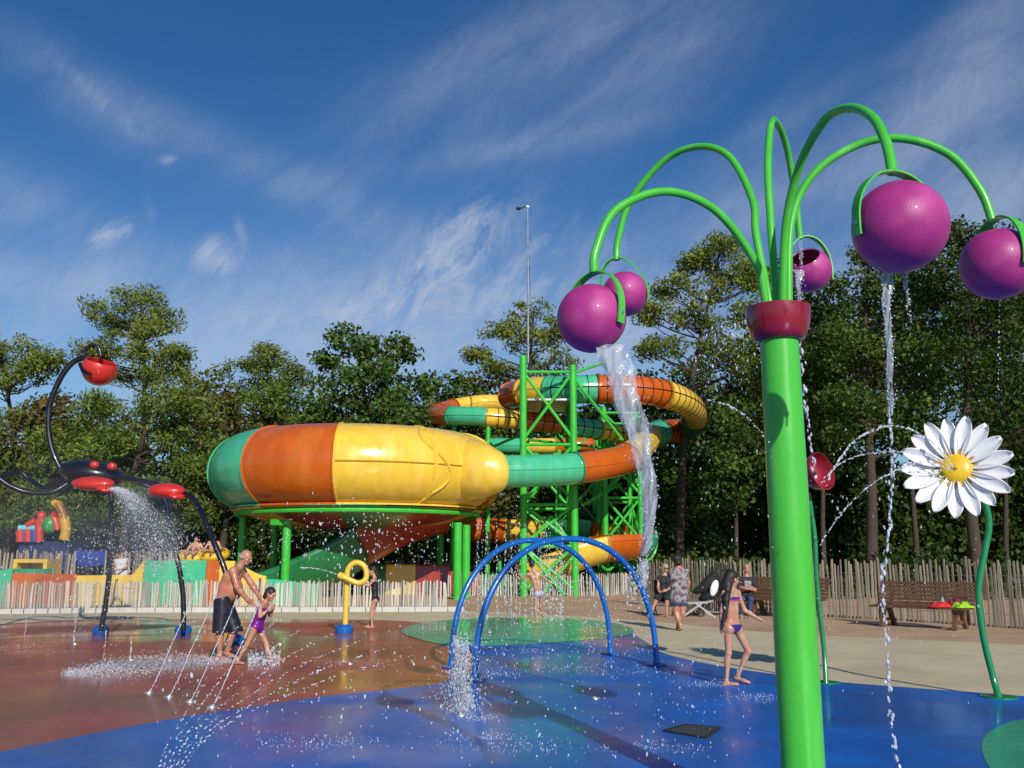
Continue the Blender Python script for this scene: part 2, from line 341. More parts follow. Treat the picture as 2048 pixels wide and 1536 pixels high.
sheet('ground', [(-900, -60), (900, -60), (900, 1500), (-900, 1500)], 0, M_FAR)
sheet('sand', [(-40, -5), (40, -5), (40, 40), (-40, 43)], 0.004, M_SAND)
# cream deck around the splash pad
cr = catmull([G(-700, 1262), G(-300, 1243), G(0, 1227), G(200, 1220), G(450, 1219), G(700, 1219), G(930, 1222), G(1100, 1230), G(1250, 1239), G(1400, 1253), G(1560, 1267), G(1800, 1279), G(2048, 1291), G(2500, 1325)], 6)
sheet('path', [(p.x, p.y) for p in cr] + [(14, 3), (14, -4), (-12, -4), (-16, 6)], 0.008, M_CREAM)
red = [G(-700, 1300), G(-300, 1268), G(0, 1249), G(170, 1241), G(430, 1238.5), G(620, 1239), G(760, 1241), G(850, 1247), G(900, 1262)]
redc = catmull(red, 6)
sheet('red_rubber_floor', [(p.x, p.y) for p in redc] + [(G(960, 1300).x, G(960, 1300).y), (0, 9), (0, -3), (-11, -3), (-14, 6)], 0.012, M_RED)
bl = [G(-900, 1800), G(-400, 1600), G(0, 1508), G(200, 1468), G(400, 1432), G(640, 1397), G(830, 1376), G(900, 1363), G(940, 1350), G(958, 1328), G(945, 1308), G(900, 1296), G(868, 1288)]
blr = [G(1262, 1266), G(1290, 1284), G(1330, 1309), G(1440, 1334), G(1560, 1352), G(1650, 1364), G(1850, 1380), G(2048, 1395), G(2600, 1440)]
top = [G(900, 1275), G(1000, 1270), G(1150, 1265), G(1230, 1262)]
sheet('blue_rubber_floor', [(p.x, p.y) for p in catmull(bl, 6)] + [(p.x, p.y) for p in top] + [(p.x, p.y) for p in catmull(blr, 6)] + [(10, 1.5), (8, -3), (-6, -3)], 0.016, M_BLUE)
sheet('green_rubber_floor', gpx([(803, 1263), (850, 1247), (940, 1239), (1060, 1237), (1160, 1240), (1240, 1250), (1268, 1264), (1240, 1274), (1130, 1285), (1000, 1293), (900, 1292), (840, 1281)]), 0.020, M_GRN)
sheet('green_rubber_floor', gpx([(1964, 1500), (1985, 1465), (2050, 1442), (2160, 1450), (2250, 1500), (2230, 1560), (2120, 1590), (2000, 1560)]), 0.020, M_GRN)
# ------------------------------------------------------------------ trees
def leaf_cloud(centres, radii, per, a, b, flat=0.75):
    V = []
    for c, r in zip(centres, radii):
        n = max(8, int(per * r * r))
        d = rng.normal(size=(n, 3)); d /= np.linalg.norm(d, axis=1)[:, None]
        q = rng.random(n) ** 0.45
        p = np.array(c)[None] + d * (q * r)[:, None] * np.array([1, 1, flat])[None]
        V.append(np.concatenate([p, d], 1))
    V = np.concatenate(V); p, d = V[:, :3], V[:, 3:]; n = len(p)
    nr = d * 0.9 + rng.normal(size=(n, 3)) * 0.8 + np.array([0, 0, 0.3]); nr /= np.linalg.norm(nr, axis=1)[:, None]
    t = np.cross(nr, rng.normal(size=(n, 3))); t /= np.linalg.norm(t, axis=1)[:, None] + 1e-9; s = np.cross(nr, t)
    sc = (0.6 + 0.8 * rng.random(n))[:, None]
    vs = np.stack([p + t * a * sc, p + s * b * sc, p - t * a * sc, p - s * b * sc], 1).reshape(-1, 3)
    return vs, np.arange(len(vs)).reshape(-1, 4)
def tree(name, label, Y, lobes, base_u, kind='oak', dens=1.0, pr=(0.55, 1.25), fill=0.5, group=None, a=None, b=None, cover=1.0, rdepth=1.25, trunkr=0.22):
    base = Vector((P(base_u, 1110, Y).x, Y, 0)); k = Y / F
    root = thing(name, label, 'tree', base, group)
    cs = []; rs = []
    for (u, v, ru, rv) in lobes:
        c = P(u, v, Y); A, B = ru * k, rv * k; vol = A * A * B
        n = max(12, int(dens * 6.5 * (A * B) ** 1.0 * (0.8 / (0.5 * (pr[0] + pr[1]))) ** 2))
        for _ in range(n):
            d = rng.normal(size=3); d /= np.linalg.norm(d); q = (fill + (1 - fill) * rng.random()) ** 0.7
            pr_ = pr[0] + (pr[1] - pr[0]) * rng.random() ** 1.5
            cs.append((c.x + d[0] * q * A, c.y + d[1] * q * A * rdepth - 0.25 * A, max(0.8, c.z + d[2] * q * B))); rs.append(pr_)
    aa, bb = (a or (0.13 if 'pine' in kind else 0.125 * (Y / 48) ** 1.6)), (b or (0.040 if 'pine' in kind else 0.085 * (Y / 48) ** 1.6))
    per = 84 * cover * (0.19 * 0.055 / (aa * bb)) * 1.25
    vs, fs = leaf_cloud(cs, rs, per, aa, bb, 0.62 if 'pine' in kind else 0.8)
    crown = mkobj('crown', vs, fs, LEAVES[kind], root, smooth=False)
    # trunk with limbs
    tops = sorted(cs, key=lambda c: -c[2]); tp = np.mean(np.array(tops[:max(3, len(tops) // 12)]), axis=0)
    mb = MB(); H = tp[2]; lean = (tp[0] - base.x, tp[1] - base.y)
    def trunk_at(t): return Vector((base.x + lean[0] * t ** 1.6 + 0.12 * math.sin(t * 7 + base_u), base.y + lean[1] * t ** 1.6, H * t))
    tr = [trunk_at(i / 10) for i in range(11)]
    mb.tube(tr, [trunkr * (1.15 - 0.95 * i / 10) for i in range(11)], 9)
    idx = rng.permutation(len(cs))[:min(len(cs), 46)]
    for i in idx:
        c = Vector(cs[i]); t0 = max(0.15, min(0.92, (c.z - 0.25 * (c - trunk_at(min(1, c.z / H))).length - 0.5) / H))
        a0 = trunk_at(t0); m1 = a0.lerp(c, 0.5) + Vector((0, 0, -0.06 * (c - a0).length + rnd.uniform(-.2, .2)))
        r0 = trunkr * (0.42 - 0.25 * t0)
        mb.tube(catmull([a0, m1, c], 3), [r0 * (1 - 0.13 * j) for j in range(7)], 5, caps=False)
    mb.build('trunk', BARK, root)
    return root
TG = 'trees of the wood behind the water park'
tree('pine_tree', 'tall layered pine with rounded top standing highest on the left, beyond the red stinger bucket', 50, [(285, 608, 58, 30), (225, 640, 55, 28), (320, 650, 55, 32), (262, 690, 88, 30), (345, 716, 52, 30), (190, 712, 38, 16), (300, 745, 85, 28), (385, 770, 40, 34)], 285, 'pine', 1.15, (0.5, 1.15), 0.25, TG)
tree('pine_tree', 'flat topped pine with bare dark branches at the far left edge', 48, [(30, 700, 68, 28), (88, 735, 42, 26), (-30, 720, 50, 35), (20, 760, 95, 20), (40, 840, 75, 16)], 36, 'pine', 1.0, (0.45, 1.0), 0.3, TG)
tree('pine_tree', 'broad yellow-green pine below the tallest left pine, behind the black scorpion tail', 44, [(235, 830, 95, 42), (350, 800, 75, 42), (160, 900, 80, 60), (290, 900, 110, 70), (400, 880, 60, 80), (150, 1010, 110, 60), (330, 1010, 120, 60)], 240, 'pineb', 1.1, (0.6, 1.3), 0.3, TG)
tree('broadleaf_tree', 'browning leafy tree low at the left edge behind the bouncy castle', 46, [(0, 880, 70, 50), (-40, 960, 80, 80), (70, 960, 70, 60), (20, 1030, 90, 50), (110, 830, 40, 36)], 0, 'brown', 1.2, (0.6, 1.2), 0.3, TG)
tree('broadleaf_tree', 'rounded tree with a small pointed crown left of the oak above the slide bowl', 52, [(530, 715, 42, 30), (490, 760, 60, 36), (585, 765, 48, 40), (540, 820, 100, 50), (460, 850, 60, 60)], 530, 'pineb', 1.2, (0.55, 1.2), 0.25, TG)
tree('broadleaf_tree', 'reddish-brown tree between the tall pine and the slide bowl', 49, [(440, 800, 40, 50), (470, 880, 60, 60), (440, 960, 70, 70), (520, 920, 60, 70)], 450, 'brown', 1.1, (0.5, 1.1), 0.3, TG)
tree('oak_tree', 'bushy oak with a loose leafy top directly above the orange part of the slide bowl', 47.5, [(690, 680, 48, 30), (655, 720, 26, 26), (745, 705, 44, 30), (800, 705, 34, 30), (735, 760, 88, 40), (690, 820, 70, 50), (800, 820, 70, 50), (640, 900, 80, 60), (750, 900, 90, 60)], 735, 'oak', 1.35, (0.4, 0.95), 0.2, TG)
tree('broadleaf_tree', 'low rounded tree between the oak and the pine behind the slide tower', 50, [(865, 785, 52, 36), (930, 795, 48, 36), (890, 850, 90, 50), (980, 850, 40, 50), (900, 930, 110, 60)], 900, 'oak', 1.3, (0.5, 1.1), 0.25, TG)
tree('pine_tree', 'umbrella pine with open dark branches rising behind the slide tower mast', 53, [(1062, 628, 50, 20), (1000, 662, 48, 20), (1110, 660, 44, 22), (955, 712, 26, 14), (1050, 690, 78, 18), (1000, 740, 50, 14), (1110, 720, 60, 22)], 1050, 'pine', 1.0, (0.42, 0.95), 0.3, TG)
tree('pine_tree', 'tall many-clumped pine with visible branches left of the crimson flower cup', 45, [(1440, 498, 55, 22), (1385, 530, 38, 20), (1470, 545, 50, 26), (1420, 580, 66, 26), (1335, 575, 40, 26), (1310, 625, 34, 30), (1380, 640, 55, 26), (1480, 630, 48, 34), (1500, 560, 30, 26), (1320, 700, 45, 22), (1440, 700, 70, 22), (1500, 740, 50, 30)], 1352, 'pine', 1.0, (0.42, 1.0), 0.3, TG)
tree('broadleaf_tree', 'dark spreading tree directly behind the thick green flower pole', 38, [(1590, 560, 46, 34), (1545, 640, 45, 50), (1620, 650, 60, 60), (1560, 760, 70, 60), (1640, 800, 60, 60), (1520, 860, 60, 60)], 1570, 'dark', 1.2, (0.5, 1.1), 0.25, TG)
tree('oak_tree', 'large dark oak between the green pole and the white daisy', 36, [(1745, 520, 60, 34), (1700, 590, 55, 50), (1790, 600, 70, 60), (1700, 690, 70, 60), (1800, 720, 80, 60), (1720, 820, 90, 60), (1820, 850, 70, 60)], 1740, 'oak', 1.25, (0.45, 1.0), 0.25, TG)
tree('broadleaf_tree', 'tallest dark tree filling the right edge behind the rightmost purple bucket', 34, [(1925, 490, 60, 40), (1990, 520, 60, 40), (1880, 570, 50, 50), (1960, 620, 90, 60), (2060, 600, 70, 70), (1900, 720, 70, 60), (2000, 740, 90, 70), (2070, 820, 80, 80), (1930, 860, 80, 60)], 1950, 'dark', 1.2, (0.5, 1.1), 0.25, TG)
fill = [(-60, 60, 880, 'dark', 'behind the bouncy castle'), (120, 62, 850, 'dark', 'behind the scorpion tail'), (260, 60, 880, 'brown', 'behind the scorpion legs'), (420, 64, 800, 'dark', 'left of the slide bowl'), (600, 62, 770, 'oak', 'above the green part of the bowl'),
        (780, 64, 760, 'dark', 'above the yellow part of the bowl'), (960, 60, 765, 'brown', 'left of the slide tower'), (1100, 62, 770, 'dark', 'seen through the slide tower'), (1250, 58, 740, 'dark', 'behind the right tube bend'), (1370, 54, 750, 'oak', 'right of the tube slide'),
        (1470, 52, 690, 'dark', 'left of the thick pole'), (1650, 48, 600, 'dark', 'behind the poppy'), (1830, 46, 560, 'dark', 'behind the daisy petals'), (2010, 46, 560, 'dark', 'beyond the daisy stem'), (1745, 54, 640, 'dark', 'seen between the pole and the daisy'), (1560, 50, 640, 'dark', 'just left of the thick pole')]
for u, Y, v, kd, where in fill:
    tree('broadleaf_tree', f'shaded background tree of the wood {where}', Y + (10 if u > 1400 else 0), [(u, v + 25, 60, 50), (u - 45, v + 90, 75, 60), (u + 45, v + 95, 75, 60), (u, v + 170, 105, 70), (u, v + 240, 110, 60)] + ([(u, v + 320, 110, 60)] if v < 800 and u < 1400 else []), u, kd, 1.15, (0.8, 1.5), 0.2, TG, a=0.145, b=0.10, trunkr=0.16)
# undergrowth along the wood edge
cs = []; rs = []
for i in range(520):
    u = rnd.uniform(-250, 2300); Y = rnd.uniform(48, 54) - (14 if u > 1300 else 0); z = rnd.uniform(0.3, 3.6) * (0.4 if u > 1300 else 1.0)
    if u > 1300 and i % 3: continue
    cs.append((P(u, 1110, Y).x, Y, z)); rs.append(rnd.uniform(0.6, 1.3))
vs, fs = leaf_cloud(cs, rs, 95, 0.11, 0.08)
tag(mkobj('undergrowth', vs, fs, LEAVES['dark'], smooth=False), 'dark tangled shrubs along the edge of the wood', 'shrubs', kind='stuff')
# far wood closing the view
cs = []; rs = []
for i in range(1900):
    u = rnd.uniform(-500, 2600) if i < 900 else rnd.uniform(1150, 2500); Y = rnd.uniform(74, 84); z = rnd.uniform(0.5, 10.5 + 2.5 * math.sin(u * .013))
    cs.append((P(u, 1110, Y).x, Y, z)); rs.append(rnd.uniform(1.2, 2.4))
vs, fs = leaf_cloud(cs, rs, 26, 0.27, 0.19)
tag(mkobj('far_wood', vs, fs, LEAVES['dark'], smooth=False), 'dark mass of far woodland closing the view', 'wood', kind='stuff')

# ------------------------------------------------------------------ fences
def fence(name, label, path, h, spacing, m, w=0.045, posts=2.2, wires=(0.25, 0.75), lean=0.03, post_h=1.08):
    pts = [Vector((p[0], p[1], 0)) for p in path]
    root = thing(name, label, 'fence', pts[0])
    segs = [(pts[i], pts[i + 1], (pts[i + 1] - pts[i]).length) for i in range(len(pts) - 1)]; tot = sum(s[2] for s in segs)
    def at(d):
        for a, b, l in segs:
            if d <= l: return a.lerp(b, d / l), (b - a).normalized()
            d -= l
        return segs[-1][1], (segs[-1][1] - segs[-1][0]).normalized()
    mb = MB(); d = 0.0
    while d < tot:
        p, t = at(d); nrm = Vector((-t.y, t.x, 0)); hh = h * rnd.uniform(0.93, 1.06); ww = w * rnd.uniform(0.7, 1.25)
        lx = rnd.gauss(0, lean) * hh; bow = rnd.gauss(0, 0.012)
        lv = [(0.0, 1.0, 0), (0.5, 0.95, bow), (0.965, 0.85, bow * .3), (1.0, 0.5, 0)]
        vs = []
        for (q, s_, bw) in lv:
            c = p + t * (lx * q + bw) + Vector((0, 0, hh * q + 0.01))
            vs += [c + t * (-ww / 2 * s_) - nrm * .008, c + t * (ww / 2 * s_) - nrm * .01, c + t * (ww / 2 * s_) + nrm * .012, c + t * (-ww / 2 * s_) + nrm * .01]
        fs = [(3, 2, 1, 0), (12, 13, 14, 15)]
        for i in range(3):
            for k in range(4): fs.append((i * 4 + k, i * 4 + (k + 1) % 4, (i + 1) * 4 + (k + 1) % 4, (i + 1) * 4 + k))
        mb.add(vs, fs); d += spacing * rnd.uniform(0.75, 1.3)
    mb.build('palings', m, root, smooth=False)
    for q in wires:
        wb = MB()
        wb.tube([at(tot * i / 40)[0] + Vector((0, 0, h * q + 0.01 * math.sin(i * 1.3))) for i in range(41)], 0.006, 5); wb.build('wire', STEEL, root)
    d = 0.4
    while d < tot:
        p, t = at(d); nrm = Vector((-t.y, t.x, 0)); pb = MB()
        hp = h * post_h * rnd.uniform(0.97, 1.05)
        pb.tube([p + nrm * 0.07, p + nrm * 0.07 + Vector((rnd.gauss(0, .01), 0, hp * .5)), p + nrm * 0.07 + Vector((rnd.gauss(0, .02), 0, hp))], [0.05, 0.048, 0.042], 8)
        pb.build('post', WOODP, root); d += posts
    return root
fence('paling_fence', 'low pale chestnut paling fence along the white kerb behind the red floor', [G(-320, 1232), G(0, 1220), G(250, 1217), G(600, 1217), G(895, 1217)], 0.80, 0.076, PALE, w=0.055)
fence('paling_fence', 'low grey paling fence in front of the green slide tower legs', [G(897, 1193), G(1050, 1192), G(1180, 1193), G(1292, 1187)], 0.84, 0.098, PALE, w=0.055)
fence('paling_fence', 'tall weathered paling fence behind the wooden benches', [P(1275, 1110, 31).xy, P(1425, 1110, 27.5).xy, P(1470, 1110, 26.2).xy, P(1650, 1110, 24.6).xy, P(1850, 1110, 22.6).xy, P(2048, 1110, 20.6).xy, P(2400, 1110, 17.5).xy], 1.42, 0.098, PALE2, w=0.052, wires=(0.2, 0.5, 0.8), lean=0.02)
fence('paling_fence', 'distant brownish paling fence behind the slide run-out', [P(-200, 1110, 36.3).xy, P(300, 1110, 36.3).xy, P(400, 1110, 36.3).xy], 1.72, 0.11, PALE2, w=0.085)
fence('paling_fence', 'distant paling fence under the slide bowl', [P(735, 1110, 43).xy, P(905, 1110, 43).xy], 1.3, 0.15, PALE2, w=0.10)
kb = MB(); a = [G(-320, 1242), G(0, 1228), G(240, 1225), G(600, 1224), G(928, 1223)]
for i in range(len(a) - 1):
    n_ = 10
    for j in range(n_):
        p, q = a[i].lerp(a[i + 1], j / n_), a[i].lerp(a[i + 1], (j + 1) / n_); dv = (q - p).normalized() * 0.012
        kb.beam(p + dv + Vector((0, 0, .07)), q - dv + Vector((0, 0, .07)), 0.22, 0.14)
ko = kb.build('kerb', STONE, smooth=False); ko['kind'] = 'structure'

# ------------------------------------------------------------------ flower spray pole with tipping buckets
FX, FY = 1.715, 5.72
root = thing('flower_spray_pole', 'tall thick bright green pole with five curved arms and a crimson cup', 'water play pole', (FX, FY, 0))
MB().tube([(FX, FY, 0), (FX, FY, 1.2), (FX, FY, 3.02)], [0.129, 0.128, 0.119], 48).build('pole', GREEN, root)
MB().lathe((FX, FY, 0), [(0.0, 0.02), (0.24, 0.02), (0.24, 0.045), (0.13, 0.05)], seg=40).build('base_plate', GREEN, root)
cz = P(1552, 683, FY).z; ctp = P(1552, 617, FY).z
prof = []
for i in range(13):
    a_ = i / 12; prof.append((0.125 + (0.205 - 0.125) * math.sin(a_ * math.pi / 2) ** 0.8, cz + (ctp - cz) * (1 - math.cos(a_ * math.pi / 2)) ** 0.9))
prof += [(0.192, ctp + 0.004), (0.175, ctp - 0.01), (0.10, ctp - 0.06), (0.0, ctp - 0.08)]
MB().lathe((FX, FY, 0), prof, seg=48).build('cup', CRIMSON, root)
def arm(pix, depth, rad=0.0265):
    pts = [P(u, v, y) for (u, v), y in zip(pix, depth)]
    c = catmull(pts, 8); return MB().tube(c, rad, 18).build('arm', GREEN, root), pts[-1]
arms = {
 'B': arm([(1531, 640), (1531, 600), (1508, 520), (1430, 420), (1330, 383), (1232, 420), (1192, 500), (1188, 545)], [5.66, 5.66, 5.62, 5.48, 5.36, 5.26, 5.2, 5.2]),
 'C': arm([(1541, 640), (1538, 600), (1512, 470), (1505, 400), (1460, 315), (1400, 293), (1330, 320), (1262, 400), (1236, 480), (1233, 520)], [5.82, 5.82, 5.95, 6.05, 6.3, 6.5, 6.7, 6.85, 6.9, 6.9]),
 'D': arm([(1556, 640), (1553, 600), (1541, 440), (1536, 320), (1546, 240), (1572, 290), (1590, 390), (1600, 478)], [5.80, 5.80, 5.9, 6.05, 6.4, 6.75, 6.95, 7.0]),
 'A': arm([(1567, 640), (1566, 600), (1572, 450), (1600, 330), (1650, 240), (1700, 216), (1745, 235), (1772, 285), (1785, 345)], [5.60, 5.60, 5.50, 5.3, 5.0, 4.75, 4.5, 4.3, 4.22]),
 'E': arm([(1577, 640), (1577, 600), (1583, 440), (1630, 345), (1720, 288), (1810, 278), (1900, 310), (1960, 380), (1984, 440)], [5.66, 5.66, 5.66, 5.62, 5.55, 5.45, 5.38, 5.32, 5.3]),
}
def bucket(label, centre, rad, opening, hinge_dir, top, fill_w=False):
    """hollow ball with its mouth cut off, hung from a flat strap handle"""
    o = Vector(opening).normalized(); M = frame(o, hinge_dir)
    c = Vector(centre); r = thing('tipping_bucket', label, 'bucket', c, 'purple tipping buckets of the flower pole')
    cut = R(42); n = 22; prof = []
    for i in range(n + 1):
        th = math.pi - (math.pi - cut) * i / n; prof.append((rad * math.sin(th), rad * math.cos(th)))
    ri = rad - 0.009; inner = []
    for i in range(n + 1):
        th = cut + (math.pi - cut) * i / n; inner.append((ri * math.sin(th), ri * math.cos(th)))
    MB().lathe(c, prof + inner[:1], M, 44).build('shell', PURPLE, r)
    MB().lathe(c, inner, M, 44).build('lining', PURPLEI, r)
    h = Vector(hinge_dir); h = (h - o * h.dot(o)).normalized()
    h2 = Vector(hinge_dir); h2.z = 0; h2.normalize()
    ends = [c - h2 * rad * 1.02, c + h2 * rad * 1.02]
    T = Vector(top); upv = (T - c); H = upv.length; upn = (upv - h2 * upv.dot(h2)).normalized(); off = upv.dot(h2)
    sd_ = h2.cross(upn).normalized(); w = rad * 0.13; th_ = 0.005; mb = MB(); rings = []
    N_ = 30
    for i in range(N_ + 1):
        a_ = math.pi * (-0.06 + 1.12 * i / N_)
        base = c - h2 * math.cos(a_) * rad * 1.07 + upn * (H * math.sin(a_) if math.sin(a_) > 0 else H * 1.2 * math.sin(a_)) + h2 * off * max(0, math.sin(a_))
        nrm = (-h2 * math.cos(a_) / rad + upn * math.sin(a_) / H).normalized()
        rings.append([base - sd_ * w - nrm * th_, base + sd_ * w - nrm * th_, base + sd_ * w + nrm * th_, base - sd_ * w + nrm * th_])
    vs = [q for rg in rings for q in rg]; fs = [(0, 1, 2, 3), tuple(N_ * 4 + k for k in (3, 2, 1, 0))]
    for i in range(N_):
        for k in range(4): fs.append((i * 4 + k, i * 4 + (k + 1) % 4, (i + 1) * 4 + (k + 1) % 4, (i + 1) * 4 + k))
    mb.add(vs, fs).build('handle', GREEN, r)
    for e, sgn in ((ends[0], -1), (ends[1], 1)):
        b_ = MB(); b_.tube([e - h2 * sgn * 0.012, e + h2 * sgn * 0.022], 0.011, 10); b_.build('hinge_pin', STEEL, r)
    return r
def brad(px, Y): return px * (Y * 1.02) / F
bucket('large purple bucket nearest the camera, hanging right of the pole from the tallest arm', P(1800, 454, 4.25), brad(95, 4.25), (-0.35, 0.55, 0.62), (1, 0.25, 0.0), P(1785, 345, 4.22))
bucket('left front purple bucket tipping out a thick sheet of water', P(1183, 637, 5.2), brad(70, 5.2), (0.62, 0.50, -0.42), (0.80, -0.75, 0.0), P(1192, 545, 5.2))
bucket('small purple bucket half hidden behind the left front bucket', P(1250, 588, 6.9), brad(46, 6.9), (0.1, 0.9, 0.4), (0.9, -0.35, 0), P(1233, 517, 6.9))
bucket('purple bucket behind the pole whose dark mouth faces the camera', P(1618, 541, 7.0), brad(45, 7.0), (-0.42, -0.62, 0.62), (1, 0.1, 0), P(1614, 473, 7.0))
bucket('rightmost purple bucket cut by the picture edge beside the daisy', P(1996, 528, 5.3), brad(73, 5.3), (0.10, 0.22, 0.97), (0.22, -0.97, 0), P(1993, 437, 5.3))

# ------------------------------------------------------------------ spray arches
def arch(label, L_, R_, top_z, r=0.043):
    L_, R_ = Vector(L_), Vector(R_); root = thing('spray_arch', label, 'water arch', (L_ + R_) / 2, 'blue tube arches on the blue floor')
    mid = (L_ + R_) / 2; hw = (R_ - L_) / 2; pts = []
    for i in range(49):
        a_ = math.pi * i / 48; pts.append(mid - hw * (1 if False else math.copysign(abs(math.cos(a_)) ** 0.92, math.cos(a_))) + Vector((0, 0, top_z * math.sin(a_) ** 0.86)))
    MB().tube(pts, r, 16).build('tube', BLUEP, root)
    for e in (L_, R_): MB().lathe(e, [(0, .0), (.15, .0), (.15, .02), (.06, .028), (0.044, .1)], seg=24).build('flange', BLUEP, root)
    for i in range(5, 44, 3):
        p = pts[i]; MB().ell(p - Vector((0, 0, 0)) + Vector((0, -r, 0)), (.014, .01, .014), nu=8, nv=5).build('nozzle', STEEL, root)
    return pts
arch1 = arch('blue spray arch standing further back, its left leg in white spray', G(903, 1334, .02), G(1221, 1308, .02), P(1065, 1082, 14.0).z)
arch2 = arch('front blue spray arch nearer the camera and taller in the picture', G(950, 1358, .02), G(1313, 1330, .02), P(1110, 1079, 12.5).z)

# ------------------------------------------------------------------ daisy and poppy
by = G(1998, 1397).y
root = thing('daisy_sprayer', 'giant white daisy with yellow centre on a wavy green stem', 'water flower', G(1998, 1397))
st_ = catmull([G(1998, 1397, .016), P(1985, 1350, by), P(1966, 1270, by), P(1957, 1180, by), P(1970, 1100, by), P(1978, 1050, by), P(1968, 1000, by), P(1945, 960, by + .06)], 8)
MB().tube(st_, 0.037, 16).build('stem', STEMG, root)
MB().lathe(G(1998, 1397), [(0, .016), (.2, .016), (.2, .03), (.045, .04)], seg=30).build('base_plate', STEMG, root)
dc = P(1912, 938, by - 0.05); dn = Vector((-0.42, -0.88, 0.20)).normalized(); DM = frame(dn, (1, 0, 0))
for i in range(17):
    a_ = 2 * math.pi * i / 17 + 0.1; Lp = 0.605 * rnd.uniform(0.97, 1.04); n1, n2 = 14, 9; vs = []; fs = []
    ca, sa = math.cos(a_), math.sin(a_)
    for j in range(n1 + 1):
        t = j / n1; w = 0.104 * (math.sin(min(1, t * 0.9 + 0.08) * math.pi) ** 0.7) * (0.55 + 0.6 * t) + 0.002
        for k in range(n2 + 1):
            s_ = k / n2 * 2 - 1
            rr = 0.10 + (Lp - 0.10) * t
            z = 0.02 + 0.10 * t - 0.02 * (1 - s_ * s_) * 1.6 + 0.012 * abs(s_) + (0.015 if i % 2 else 0)
            x, y = rr, s_ * w
            vs.append(dc + DM @ Vector((x * ca - y * sa, x * sa + y * ca, z)))
    m_ = n2 + 1
    for j in range(n1):
        for k in range(n2): fs.append((j * m_ + k, (j + 1) * m_ + k, (j + 1) * m_ + k + 1, j * m_ + k + 1))
    off = len(vs); vs += [v - dn * 0.014 for v in vs]
    fs += [tuple(q + off for q in f[::-1]) for f in list(fs)]
    bd = [(k) for k in range(n2 + 1)] + [(j * m_ + n2) for j in range(1, n1 + 1)] + [(n1 * m_ + k) for k in range(n2 - 1, -1, -1)] + [(j * m_) for j in range(n1 - 1, 0, -1)]
    for q in range(len(bd)):
        a1_, b1_ = bd[q], bd[(q + 1) % len(bd)]; fs.append((a1_, b1_, b1_ + off, a1_ + off))
    pt = mkobj('petal', vs, fs, WHITEP, root)
    # painted ochre flame at the petal root
    vs = []; 
    for (x, y) in ((0.13, -.026), (0.13, .026), (0.20, .018), (0.255, 0.0), (0.20, -.018)):
        t = (x - .10) / (Lp - .10); vs.append(dc + DM @ Vector((x * ca - y * sa, x * sa + y * ca, 0.02 + 0.10 * t - 0.032 * (1 - 0.1) + 0.014 + (0.015 if i % 2 else 0))))
    mkobj('painted_flame', vs, [(0, 1, 2, 3, 4)], OCHRE, pt, smooth=False)
MB().lathe(dc, [(0.0, -.05), (.10, -.05), (.175, -.01), (.185, .02), (.165, .05), (.11, .068), (0.05, .076), (0, .078)], DM, 36).build('flower_centre', DAISY_Y, root)
MB().lathe(dc + dn * 0.07, [(0.03, 0), (.028, .03), (.018, .05), (0, .052)], DM, 16).build('nozzle', DAISY_Y, root)
MB().lathe(dc - dn * 0.06, [(0.0, -.09), (.05, -.08), (.10, -.02), (.12, 0.02), (0, .02)], DM, 20).build('hub', STEMG, root)
py_ = G(1652, 1368).y
root = thing('poppy_sprayer', 'red cup shaped flower on a slim green stem, half hidden by the thick green pole', 'water flower', G(1652, 1368))
MB().tube(catmull([G(1652, 1368, .016), P(1648, 1300, py_), P(1640, 1230, py_), P(1633, 1150, py_), P(1630, 1080, py_), P(1622, 1020, py_), P(1616, 985, py_)], 8), 0.030, 14).build('stem', STEMG, root)
MB().lathe(G(1652, 1368), [(0, .018), (.17, .018), (.17, .03), (.04, .04)], seg=30).build('base_plate', STEMG, root)
pc = P(1612, 952, py_); PMx = frame((-0.45 * -1, -0.62, 0.15), (0, 0, 1))
prf = [(0.02, -.02), (.10, .0), (.17, .05), (.215, .12), (.24, .20), (.25, .26), (.242, .262), (.23, .20), (.205, .12), (.16, .06), (.09, .015), (0, .01)]
MB().lathe(pc, prf, PMx, 40).build('cup', POPPY, root)
MB().lathe(pc, [(0, .01), (.04, .02), (.05, .09), (.03, .14), (0, .15)], PMx, 18).build('flower_centre', DGREY, root)

# ------------------------------------------------------------------ yellow water cannon
cy0 = G(688, 1268).y
root = thing('water_cannon', 'yellow looped water cannon on a blue foot', 'water cannon', G(688, 1268))
loop = [P(690, 1262, cy0), P(691, 1230, cy0), P(693, 1190, cy0), P(694, 1160, cy0), P(695, 1142, cy0), P(702, 1130, cy0), P(714, 1125, cy0), P(727, 1131, cy0), P(733, 1145, cy0), P(730, 1160, cy0 - .03), P(716, 1166, cy0 - .12), P(700, 1160, cy0 - .14), P(688, 1154, cy0 - .16), P(680, 1151, cy0 - .16)]
MB().tube(catmull(loop, 8), 0.058, 16).build('pipe', YELP, root)
MB().tube([P(687, 1154, cy0 - .16), P(677, 1150, cy0 - .16)], [0.075, 0.07], 14).build('muzzle', YELP, root)
MB().lathe(G(688, 1268), [(0, .012), (.17, .012), (.19, .06), (.185, .14), (.13, .19), (.06, .20)], seg=30).build('foot', BLUEP, root)

